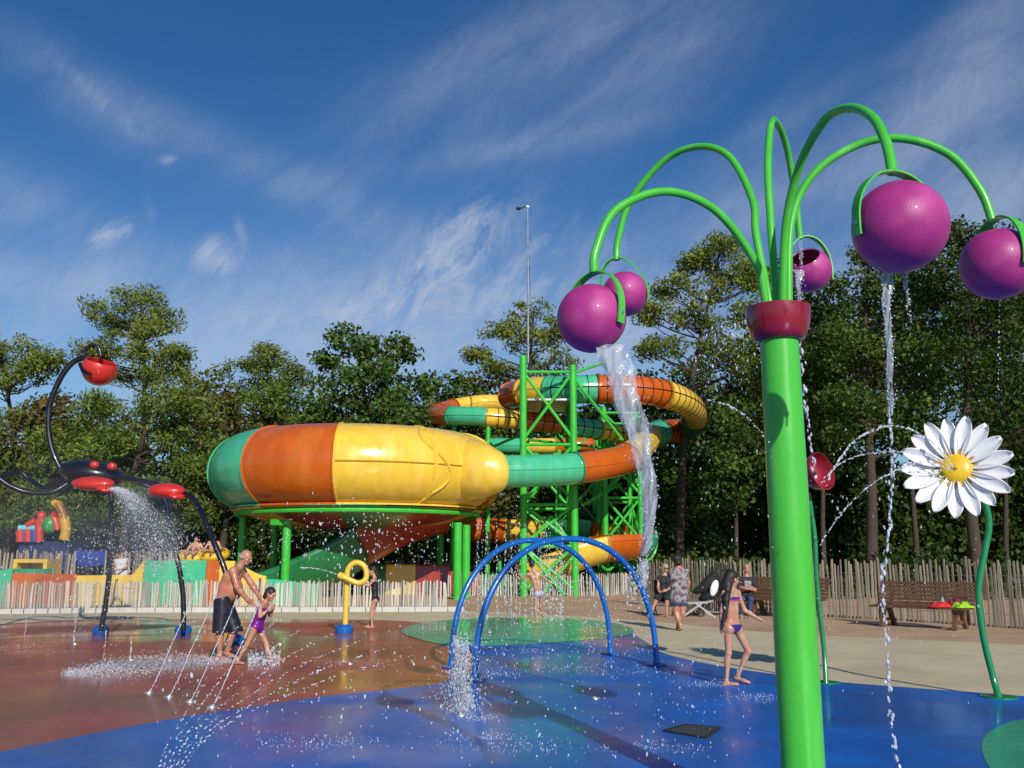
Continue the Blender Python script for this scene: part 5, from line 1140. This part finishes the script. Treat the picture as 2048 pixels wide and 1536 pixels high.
gar = [dict(name='vest_top', mat=PATTN, src='torso', inf=.022, clip=[(pel + ax * L * .97, ax), (pel - ax * .10, -ax)]),
       dict(name='shorts', mat=BLUSH, src='prims', prims=pr, clip=[(a('hipL') + A_((0, 0, .06)), (0, 0, 1)), ((a('hipL') * .5 + a('knL') * .5), (0, 0, -1))])]
run_person('woman in a patterned grey vest and blue shorts seen from behind', G(1360, 1262), J, (-.5, .8, .1), .96, SKINM, gar, dict(mat=HAIRD, prims=[('e', (0, -.02, .025), (.108, .115, .115)), ('e', (0, -.05, -.06), (.095, .08, .075)), ('e', (.05, -.05, .09), (.06, .06, .05)), ('e', (-.06, -.06, .05), (.06, .06, .06))]), female=True, h=.012, bulk=1.14)
# seated blonde woman
y0 = G(1328, 1232).y
J = dict(head=P(1331, 1136, y0), neck=P(1329, 1150, y0 + .02), shL=P(1341, 1156, y0 + .02), shR=P(1318, 1156, y0 + .02), elL=P(1343, 1174, y0 - .02), elR=P(1316, 1174, y0 - .05), wrL=P(1333, 1181, y0 - .28), wrR=P(1318, 1183, y0 - .30), haL=P(1327, 1182, y0 - .34), haR=P(1323, 1184, y0 - .36),
         hipL=P(1333, 1193, y0 + .05), hipR=P(1322, 1193, y0 + .05), knL=P(1334, 1196, y0 - .42), knR=P(1314, 1196, y0 - .42), anL=P(1333, 1224, y0 - .40), anR=P(1303, 1222, y0 - .42), toL=P(1334, 1234, y0 - .55), toR=P(1299, 1231, y0 - .58))
J['chestdir'] = A_((0, -1, 0)); pel, ax, lat, L = basis(J)
gar = [dict(name='dress', mat=BLKT, src='torso', inf=.018, clip=[(pel + ax * L * .98, ax)]), dict(name='skirt', mat=BLKT, src='prims', prims=[(J['hipL'], J['knL'], .11, .09), (J['hipR'], J['knR'], .11, .09)], clip=[((a('knL')), (0, -1, 0))])]
pp_ = run_person('blonde woman in dark clothes and sunglasses sitting beside the tall fence', G(1328, 1232), {k: A_(v) for k, v in J.items()}, (.25, -1, -.05), .93, SKIN, gar, dict(mat=HAIRB, prims=CAP + [('c', (-.06, -.03, 0), (-.06, -.03, -.09), .04, .03), ('c', (.06, -.03, 0), (.06, -.03, -.09), .04, .03)]), female=True, h=.012)
gl = MB()
for sg in (-1, 1): gl.ell(Vector(pp_['hc'] + pp_['HM'] @ (A_((sg * .033, .096, .002)) * pp_['hs'])), (.030, .010, .022), Matrix([list(r) for r in pp_['HM']]), 12, 8)
gl.build('sunglasses', DGREY, pp_['root'])
rt = thing('folding_chair', 'black folding chair carrying the blonde woman', 'chair', G(1328, 1232)); cb = Vector((J['hipL'] + J['hipR']) / 2)
MB().box((cb.x, cb.y - .12, cb.z - .13), (.46, .48, .04)).build('seat', DGREY, rt, smooth=False); MB().box((cb.x, cb.y + .17, cb.z + .22), (.46, .03, .42)).build('backrest', DGREY, rt, smooth=False)
for sx in (-1, 1):
    for y1_, y2_ in ((-.34, .16), (.2, -.3)): MB().tube([(cb.x + sx * .24, cb.y + y1_, .01), (cb.x + sx * .24, cb.y + y2_, cb.z - .12)], .014, 8).build('leg', DGREY, rt)
# seated man on the second bench
y0 = G(1495, 1236).y
J = dict(head=P(1493, 1137, y0 + .1), neck=P(1493, 1152, y0 + .12), shL=P(1508, 1160, y0 + .12), shR=P(1478, 1160, y0 + .12), elL=P(1510, 1180, y0 + .02), elR=P(1477, 1180, y0 + .02), wrL=P(1487, 1176, y0 - .14), wrR=P(1499, 1178, y0 - .12), haL=P(1478, 1174, y0 - .08), haR=P(1508, 1175, y0 - .06),
         hipL=P(1499, 1196, y0 + .14), hipR=P(1488, 1196, y0 + .14), knL=P(1501, 1198, y0 - .32), knR=P(1483, 1198, y0 - .34), anL=P(1499, 1231, y0 - .28), anR=P(1483, 1231, y0 - .30), toL=P(1500, 1240, y0 - .42), toR=P(1481, 1240, y0 - .44))
J['chestdir'] = A_((0, -1, 0)); pel, ax, lat, L = basis(J)
pr = []
for q in 'LR': pr += [(a('hip' + q), a('kn' + q), .10, .075), (a('kn' + q), a('an' + q), .072, .055)]
slv = [(a('shL'), a('shL') * .4 + a('elL') * .6, .078, .075), (a('shR'), a('shR') * .4 + a('elR') * .6, .078, .075)]
gar = [dict(name='t_shirt', mat=BLKT, src='torso', inf=.02, clip=[(pel + ax * L * .97, ax), (pel - ax * .02, -ax)]), dict(name='sleeves', mat=BLKT, src='prims', prims=slv), dict(name='shirt_print', mat=GREYP, src='torso', inf=.026, clip=[(pel + ax * L * .80, ax), (pel + ax * L * .5, -ax), (A_(J['neck']) + A_((.09, 0, 0)), (1, 0, 0)), (A_(J['neck']) - A_((.09, 0, 0)), (-1, 0, 0)), (A_(J['neck']), (0, 1, 0))]),
       dict(name='jeans', mat=JEANS, src='prims', prims=pr, clip=[(a('anL') + A_((0, 0, .05)), (0, 0, -1))])]
run_person('grey haired man in a black t-shirt sitting with folded arms on the bench', G(1495, 1236), J, (-.2, -1, -.05), 1.0, SKINM, gar, dict(mat=HAIRG, prims=[('e', (0, -.03, .035), (.080, .092, .088))]), h=.012)
# riders on the rings and a parent beyond the low fence
def rider(u, v, y, label, hairm, sc=.9, shirt=None):
    b = P(u, v, y); j = lambda x, yy, z: b + Vector((x, yy, z)) * sc
    J = dict(head=j(0, -.02, .62), neck=j(0, .0, .49), shL=j(.17, 0, .43), shR=j(-.17, 0, .43), elL=j(.30, -.05, .22), elR=j(-.30, -.05, .22), wrL=j(.40, -.22, .12), wrR=j(-.40, -.22, .12), haL=j(.44, -.28, .08), haR=j(-.44, -.28, .08),
             hipL=j(.09, 0, .0), hipR=j(-.09, 0, .0), knL=j(.15, -.42, .14), knR=j(-.15, -.42, .14), anL=j(.14, -.72, .05), anR=j(-.14, -.72, .05), toL=j(.15, -.84, .14), toR=j(-.15, -.84, .14)); J['chestdir'] = A_((0, -1, 0))
    run_person(label, b, J, (.15, -1, 0), sc, SKIN, ([dict(name='shirt', mat=shirt, src='torso', inf=.02, clip=[(A_(J['neck']), (0, 0, 1))])] if shirt else [dict(name='trunks', mat=BLKS, src='torso', inf=.015, clip=[(A_(j(0, 0, .1)), (0, 0, 1))])]), dict(mat=hairm, prims=CAP), h=.018)
rider(391, 1112, 31.6, 'dark haired person riding the left yellow ring', HAIRD)
rider(426, 1108, 31.6, 'person riding the right yellow ring behind the black leg', HAIRD)
WTEE = mat('white_tee', (.70, .70, .70), .8)
y0 = 35.2; bp2 = Vector((P(246, 1110, y0).x, y0, 0)); j = lambda x, yy, z: bp2 + Vector((x, yy, z))
J = dict(head=j(-.12, -.15, 1.62), neck=j(-.05, -.05, 1.48), shL=j(.13, -.03, 1.42), shR=j(-.22, -.03, 1.42), elL=j(.22, -.1, 1.15), elR=j(-.34, -.1, 1.15), wrL=j(.10, -.34, 1.06), wrR=j(-.28, -.36, 1.05), haL=j(.02, -.42, 1.05), haR=j(-.22, -.44, 1.04),
         hipL=j(.09, 0, .94), hipR=j(-.09, 0, .94), knL=j(.12, -.04, .50), knR=j(-.10, .06, .50), anL=j(.12, .02, .08), anR=j(-.10, .14, .08), toL=j(.14, -.16, .03), toR=j(-.12, -.04, .03)); J['chestdir'] = A_((0, -1, 0))
pel, ax, lat, L = basis(J)
run_person('person in a loose white t-shirt beside the blue awning', bp2, J, (-.5, -.8, -.4), 1.0, SKIN, [dict(name='t_shirt', mat=WTEE, src='torso', inf=.045, clip=[(pel + ax * L * .97, ax), (pel - ax * .1, -ax)]), dict(name='shorts', mat=BLUSH, src='prims', prims=[(a('hipL'), a('knL'), .12, .11), (a('hipR'), a('knR'), .12, .11)])], dict(mat=HAIRD, prims=CAP), h=.018)

# ------------------------------------------------------------------ water
ICO = bmesh.new(); bmesh.ops.create_icosphere(ICO, subdivisions=1, radius=1.0)
ICV = np.array([v.co[:] for v in ICO.verts]); ICF = np.array([[v.index for v in f.verts] for f in ICO.faces]); ICO.free()
def drops(name, pts, rad, m, label, cat, elong=None, parent=None, kind='stuff', loc=None):
    pts = np.asarray(pts, float); n = len(pts); rad = np.asarray(rad, float); sc = np.ones((n, 3))
    v = ICV[None] * rad[:, None, None]
    if elong is not None:
        e = np.asarray(elong, float); e = e / (np.linalg.norm(e, axis=1)[:, None] + 1e-9); proj = (v * e[:, None]).sum(-1)
        v = v + proj[..., None] * e[:, None] * 1.3
    v = v + rng.normal(size=v.shape) * rad[:, None, None] * .12
    vs = (v + pts[:, None]).reshape(-1, 3); fs = (ICF[None] + (np.arange(n) * len(ICV))[:, None, None]).reshape(-1, 3)
    o = mkobj(name, vs, fs, m, parent, loc=loc)
    if not parent: tag(o, label, cat, kind=kind)
    return o
def stream(name, label, ctrl, widths, thick, m, seed, n=10, holes=0.0, group=None, wob=.25, strands=1):
    """falling water: irregular, wobbling tube sheet with torn edge drops"""
    pts = catmull(ctrl, n); rt = thing(name, label, 'falling water', pts[-1], group); r_ = random.Random(seed); N1 = len(pts)
    def wd(t):
        x = t * (len(widths) - 1); i = min(len(widths) - 2, int(x)); return widths[i] * (1 - x + i) + widths[i + 1] * (x - i)
    for sidx in range(strands):
        mb = MB(); seg = 22; rings = []; ph = r_.uniform(0, 6)
        for i, p in enumerate(pts):
            t = i / (N1 - 1); w = wd(t) * (1 if sidx == 0 else .45); ox = 0 if sidx == 0 else wd(t) * .8 * math.sin(t * 9 + ph)
            ring = []
            for k in range(seg):
                a_ = 2 * math.pi * k / seg; nz = 1 + wob * math.sin(i * .9 + k * 1.7 + ph) * math.sin(i * .37 + k * .8) + wob * .6 * math.sin(i * .31 + ph + 3 * (1 if math.cos(a_) > 0 else 0))
                nz += r_.gauss(0, wob * .07)
                ring.append(p + Vector((math.cos(a_) * w * nz + ox, math.sin(a_) * thick * (1 + .5 * math.sin(i * .7 + k)), 0)))
            rings.append(ring)
        vs = [q for rg in rings for q in rg]; fs = [(i * seg + k, i * seg + (k + 1) % seg, (i + 1) * seg + (k + 1) % seg, (i + 1) * seg + k) for i in range(N1 - 1) for k in range(seg) if not (holes and math.sin(i * .8 + k * .9 + ph) * math.sin(i * .23 + k * .5 + seed) > 1 - holes)]
        mb.add(vs, fs).build('water_sheet', m, rt)
    nd = int(3.5 * N1); q = []; rr = []
    for _ in range(nd):
        i = r_.randrange(N1); t = i / (N1 - 1); w = wd(t); q.append(tuple(pts[i] + Vector((r_.choice((-1, 1)) * w * r_.uniform(.7, 1.5), r_.gauss(0, thick * 1.5), r_.uniform(-.1, .1))))); rr.append(r_.uniform(.0015, .006))
    drops('water_drops', q, rr, DROP, None, None, parent=rt)
    return rt
# thick sheet from the left front bucket
stream('falling_water', 'thick translucent sheet of water poured from the left front bucket', [P(u, v, y) for u, v, y in ((1222, 690, 5.15), (1238, 740, 5.15), (1256, 800, 5.15), (1272, 860, 5.15), (1287, 920, 5.15), (1297, 980, 5.15), (1299, 1040, 5.15), (1293, 1090, 5.15), (1286, 1112, 5.15))], [.080, .084, .068, .062, .050, .038, .033, .024, .014], .026, WATER, 3, wob=.13, strands=3)
stream('falling_water', 'ragged tail of water under the poured sheet in front of the blue arch', [P(u, v, 5.15) for u, v in ((1290, 1118), (1284, 1135), (1290, 1155), (1280, 1172), (1262, 1168), (1256, 1185))], [.012, .02, .015, .018, .008, .006], .012, WATER, 5, holes=.4, wob=.4)
stream('falling_water', 'narrow torn stream falling from the largest purple bucket', [P(u, v, 4.3) for u, v in ((1773, 538), (1772, 580), (1776, 640), (1778, 700), (1781, 760), (1780, 830))], [.036, .020, .014, .014, .012, .010], .010, WATER, 7, holes=.45, wob=.45)
stream('falling_water', 'short trickle beside the torn stream under the largest bucket', [P(u, v, 4.4) for u, v in ((1807, 540), (1812, 570), (1818, 610))], [.010, .007, .003], .004, WATER, 9, wob=.3)
stream('falling_water', 'water spilling over the lip of the bucket with the dark mouth', [P(u, v, 6.75) for u, v in ((1598, 540), (1597, 560), (1598, 585), (1601, 620), (1602, 690))], [.038, .020, .010, .008, .006], .008, WATER, 11, wob=.35)
stream('falling_water', 'thin jet running from the arm end into the bucket with the dark mouth', [P(u, v, 6.98) for u, v in ((1601, 482), (1601, 505), (1603, 530))], [.009, .008, .010], .008, WATER, 12, wob=.2)
stream('falling_water', 'spout of white water shooting up beside the back left leg of the arches', [P(u, v, 9.9) for u, v in ((922, 1432), (921, 1400), (918, 1350), (914, 1300), (910, 1270))], [.085, .06, .045, .03, .012], .035, FOAM, 13, wob=.5, strands=3, holes=.45)
def chain(label, ctrl, size, gap, m=DROP, jit=.5, group=None, name='water_jet', elong=1.0, seed=1):
    pts = catmull([P(*c) for c in ctrl], 30); r_ = random.Random(seed); out_ = []; rr = []; el = []; acc = 0
    ph_ = r_.uniform(0, 6)
    for i in range(1, len(pts)):
        a_, b_ = pts[i - 1], pts[i]; d = (b_ - a_); acc += d.length
        if jit >= .6 and math.sin(i * .33 + ph_) + math.sin(i * .81 + 2 * ph_) + r_.gauss(0, .5) > .9: acc = 0; continue
        while acc > 0:
            g_ = gap * r_.uniform(.4, 1.6); q = a_.lerp(b_, r_.random()); out_.append(tuple(q + Vector([r_.gauss(0, size * jit) for _ in range(3)]))); rr.append(size * r_.uniform(.35, 1.25)); el.append(tuple(d.normalized())); acc -= g_
    return tag(drops(name, out_, rr, m, None, None, elong=el, kind=None, loc=None), label, 'water jet', group)
JG = 'beaded jets squirting from the daisy centre'
dy = by - .1
chain('upper beaded water jet arching left from the daisy centre', [(1905, 932, dy - .1), (1860, 880, dy), (1790, 852, dy), (1730, 868, dy), (1688, 905, dy), (1655, 960, dy)], .012, .022, group=JG, seed=1)
chain('middle beaded water jet arching left from the daisy centre', [(1905, 936, dy - .1), (1850, 910, dy), (1780, 903, dy), (1715, 912, dy), (1670, 935, dy), (1640, 970, dy)], .009, .022, group=JG, seed=2)
chain('lower beaded water jet arching left from the daisy centre', [(1903, 940, dy - .1), (1850, 925, dy), (1795, 940, dy), (1735, 975, dy), (1680, 1030, dy), (1640, 1090, dy)], .010, .024, group=JG, seed=3)
chain('long broken string of drops falling under the largest bucket to the floor', [(1780, 830, 4.3), (1784, 900, 4.3), (1783, 980, 4.3), (1775, 1060, 4.3), (1768, 1130, 4.3), (1766, 1200, 4.3), (1774, 1290, 4.3), (1778, 1400, 4.3), (1790, 1490, 4.3), (1800, 1560, 4.3)], .0065, .012, jit=.9, seed=4)
chain('string of drops below the dark mouthed bucket beside the green pole', [(1603, 690, 6.7), (1605, 760, 6.7), (1614, 830, 6.7), (1622, 900, 6.7), (1630, 940, 6.7)], .011, .02, jit=.7, seed=5)
chain('fine drip falling from the rightmost bucket', [(2000, 590, 5.3), (1998, 700, 5.3), (1996, 800, 5.3)], .004, .03, seed=6)
chain('beaded jet curving right past the tube slide towards the pole', [(1415, 800, 9), (1460, 812, 9), (1500, 840, 9), (1535, 880, 9)], .010, .03, seed=7)
chain('straight brown tinged jet from the muzzle of the yellow cannon', [(676, 1150, cy0 - .2), (650, 1141, cy0 - .3), (620, 1136, cy0 - .4), (600, 1136, cy0 - .5)], .012, .025, seed=8)
FG = 'slanted fan jets rising from the red floor'
for i, (u, v) in enumerate(((298, 1388), (338, 1396), (380, 1406), (424, 1417))):
    g_ = G(u, v); yy = g_.y
    wh = ('leftmost', 'second from left', 'third from left', 'rightmost')[i]
    chain(f'{wh} of the four thin slanted jets rising from the red floor', [(u, v - 1, yy), (u + 22, v - 45, yy + .1), (u + 48, v - 105, yy + .2), (u + 78, v - 170, yy + .4), (u + 95, v - 215, yy + .5)], .006, .007, jit=.35, group=FG, seed=20 + i)
FB = 'long beaded jets fanning up from the bottom edge'
for i in range(7):
    t = i / 6; yy = 6.4
    wh = ('leftmost', 'second', 'third', 'middle', 'fifth', 'sixth', 'rightmost')[i]
    chain(f'{wh} of the seven beaded jets fanning up from the bottom edge of the picture', [(312 + 45 * t, 1550, yy), (345 + 75 * t, 1470, yy + .3), (400 + 130 * t, 1380 + 30 * t, yy + .8), (450 + 230 * t, 1290 + 60 * t, yy + 1.3), (500 + 330 * t, 1225 + 85 * t, yy + 1.8)], .0050, .026, jit=.9, group=FB, seed=30 + i)
for i in range(3):
    chain(f'{("highest", "middle", "lowest")[i]} glittering arc of drops crossing in front of the slide bowl supports', [(480, 1130 + 20 * i, 11), (545, 1060 + 22 * i, 11.2), (640, 1022 + 22 * i, 11.5), (740, 1026 + 24 * i, 11.8), (830, 1060 + 26 * i, 12), (890, 1110 + 20 * i, 12.2)], .006, .07, jit=4.0, seed=50 + i, group='glittering arcs of drops before the slide')
for i, (u, v0, v1) in enumerate(((150, 1215, 1290), (52, 1225, 1270), (262, 1270, 1322), (210, 1260, 1320))):
    wh = ('in front of the scorpion shadow', 'nearest the left edge', 'between the two blue feet', 'below the left blue foot')[i]
    yy = G(u, v1).y; chain(f'upright thin jet on the red floor {wh}', [(u - 3, v1, yy), (u, (v0 + v1) / 2, yy), (u + 2, v0, yy)], .012, .018, m=FOAM, jit=.5, seed=60 + i, group='upright jets on the red floor')
# curtain from the back arch and drizzle
def scatter(label, n, fn, r0, r1, name='spray_drops', cat='spray', m=DROP):
    q = []; rr = []
    for _ in range(n): p = fn(); q.append(tuple(p)); rr.append(rnd.uniform(r0, r1) * (1 if rnd.random() < .93 else 1.8))
    return drops(name, q, rr, m, label, cat, elong=[(rnd.gauss(0, .25), 0, 1) for _ in q])
g1 = lambda s_: rnd.gauss(0, s_)
scatter('drops raining from the nozzles of the blue arches', 900, lambda: (lambda p: Vector((p.x + g1(.02), p.y + g1(.03), p.z * rnd.random() ** .8)))(arch1[rnd.randrange(6, 43)] if rnd.random() < .7 else arch2[rnd.randrange(6, 43)]), .003, .008)
def col_(u0, u1, v0, v1, y): 
    def f():
        u = rnd.choice(COLS[(u0, u1)]) + g1(1.2); return P(u, v0 + (v1 - v0) * rnd.random() ** .7, y + g1(.25))
    COLS.setdefault((u0, u1), [rnd.uniform(u0, u1) for _ in range(26)]); return f
COLS = {}
scatter('thin curtain of falling drops seen behind the arches against the slide', 1500, col_(945, 1125, 1040, 1240, 24), .005, .013)
scatter('glittering drops flying in front of the bowl supports', 200, lambda: P(700 + g1(120), 1085 + g1(38), 12 + g1(.5)), .003, .010)
scatter('splash drops around the white spout and the arch leg', 2200, lambda: (lambda t: P(921 + 6 * t + g1(7 + 9 * abs(1 - t)) + (g1(22) if rnd.random() < .25 else 0), 1430 - 150 * t + g1(12), 9.9 + g1(.15)))(rnd.random() ** 1.3), .0015, .006)
scatter('scattered drops sparkling before the dark wood on the right', 300, lambda: P(rnd.uniform(1380, 1960), 1000 + g1(170), rnd.uniform(5, 9)), .0015, .0045)
scatter('drops flung off around the crimson cup', 260, lambda: P(1470 + g1(45), 690 + g1(55), 6.4 + g1(.3)), .002, .006)
def claws():
    t = rnd.random() ** 1.2; u = 222 + 78 * t ** .7 + 10 * t; v = 978 + 150 * t ** 1.5; sp = 3 + 34 * t
    return P(u + 16 * t + g1(sp), v + g1(sp * .5), 17.6 + g1(.25))
scatter('dense white burst of spray shooting from the scorpion claw', 11000, claws, .002, .006)
scatter('loose drops drifting left of the scorpion legs', 900, lambda: P(250 + g1(90), 1130 + g1(60), 17 + g1(.8)), .003, .009)
scatter('low foaming spray skimming across the red floor to the man\'s feet', 6000, lambda: (lambda t: (lambda g_: Vector((g_.x, g_.y, abs(g1(.035 + .04 * math.sin(t * 3.14))))))(G(130 + 330 * t + g1(6), 1352 - 28 * t + g1(7 * math.sin(t * 3.14) + 2))))(rnd.random()), .0015, .0045)
scatter('white splash kicked up round the feet of the girl in purple', 1100, lambda: (lambda g_: Vector((g_.x, g_.y, abs(g1(.07)))))(G(rnd.uniform(495, 560), 1326 + g1(5))), .002, .008)
def floorsplash():
    c = FS[rnd.randrange(len(FS))]; g_ = G(c[0] + g1(c[2]), c[1] + g1(c[2] * .12)); return Vector((g_.x, g_.y, .02 + abs(g1(.012))))
FS = [(1040, 1500, 60), (960, 1440, 30), (1130, 1338, 55), (1010, 1352, 30), (1420, 1372, 30), (980, 1480, 40), (1250, 1345, 50), (700, 1330, 50), (1060, 1300, 40), (640, 1490, 80), (1520, 1400, 40), (1300, 1500, 60), (60, 1300, 70), (900, 1260, 60)]
scatter('small splashes where drops hit the wet floor', 2600, floorsplash, .0012, .0035)
scatter('fine drops hanging in the air over the wet floor', 520, lambda: P(rnd.uniform(300, 1500), 1400 + g1(80), rnd.uniform(4.5, 9)), .0015, .0045)
# brass nozzle rings let into the floor
for i, (u, v) in enumerate(((298, 1388), (338, 1396), (380, 1406), (424, 1417), (922, 1434), (1120, 1250), (980, 1266), (700, 1330), (1190, 1400), (150, 1290), (262, 1322), (560, 1290))):
    g_ = G(u, v); where = ('under the leftmost slanted jet', 'under the second slanted jet', 'under the third slanted jet', 'under the rightmost slanted jet', 'under the white spout', 'on the right of the green circle', 'on the left of the green circle', 'right of the girl in purple', 'on the blue floor below the arches', 'under the jet in front of the scorpion shadow', 'under the jet between the blue feet', 'behind the girl in purple')[i]
    nr_ = thing('floor_nozzle', 'small round metal nozzle ' + where, 'nozzle', g_, 'nozzles set in the wet floor')
    MB().lathe(g_, [(0, .024), (.018, .024), (.02, .030), (.052, .030), (.058, .022), (.058, .010)], seg=20).build('ring', STEEL, nr_)
# mist thrown by the claws
def mist(name, label, c, r, dens, col=(.85, .88, .93)):
    m = bpy.data.materials.new(name); m.use_nodes = True; t = m.node_tree; n = t.nodes; l = t.links; n.remove(n['Principled BSDF'])
    pv = n.new('ShaderNodeVolumePrincipled'); pv.inputs['Color'].default_value = (*col, 1); pv.inputs['Anisotropy'].default_value = .3
    tcn = n.new('ShaderNodeTexCoord'); ln = n.new('ShaderNodeVectorMath'); ln.operation = 'LENGTH'
    mp = n.new('ShaderNodeMapping'); mp.inputs['Scale'].default_value = (1 / r[0], 1 / r[1], 1 / r[2]); l.new(tcn.outputs['Object'], mp.inputs[0]); l.new(mp.outputs[0], ln.inputs[0])
    fo = n.new('ShaderNodeMapRange'); fo.interpolation_type = 'SMOOTHSTEP'; fo.inputs[1].default_value = 1.0; fo.inputs[2].default_value = 0.1; fo.inputs[3].default_value = 0; fo.inputs[4].default_value = dens; l.new(ln.outputs['Value'], fo.inputs[0])
    no = n.new('ShaderNodeTexNoise'); no.inputs['Scale'].default_value = 1.6; no.inputs['Detail'].default_value = 3; l.new(tcn.outputs['Object'], no.inputs['Vector'])
    q = n.new('ShaderNodeMapRange'); q.inputs[1].default_value = .35; q.inputs[2].default_value = .65; q.inputs[3].default_value = .4; q.inputs[4].default_value = 1.5; l.new(no.outputs['Fac'], q.inputs[0])
    mu = n.new('ShaderNodeMath'); mu.operation = 'MULTIPLY'; l.new(fo.outputs[0], mu.inputs[0]); l.new(q.outputs[0], mu.inputs[1]); l.new(mu.outputs[0], pv.inputs['Density']); l.new(pv.outputs[0], n['Material Output'].inputs['Volume'])
    o = MB().ell(c, r, nu=24, nv=16).build(name, m, loc=c); return tag(o, label, 'mist', kind='stuff')
mist('mist', 'pale fine mist drifting round the scorpion legs on the left', P(150, 1110, 17.5), (2.9, 1.5, 2.3), .22)
sp_ = P(921, 1370, 9.9); mist('spout_mist', 'white mist round the spout beside the arch leg', sp_, (.16, .12, .42), 5.0, (.98, .98, 1.0))
mist('spray_mist', 'whiter mist inside the burst of the claw spray', P(298, 1045, 17.6), (.75, .45, 1.05), 3.2)
fm_ = G(300, 1340); mist('floor_mist', 'low white mist lying along the foaming spray on the red floor', Vector((fm_.x, fm_.y, .08)), (1.45, .36, .12), 2.2, (.99, .99, 1.0))
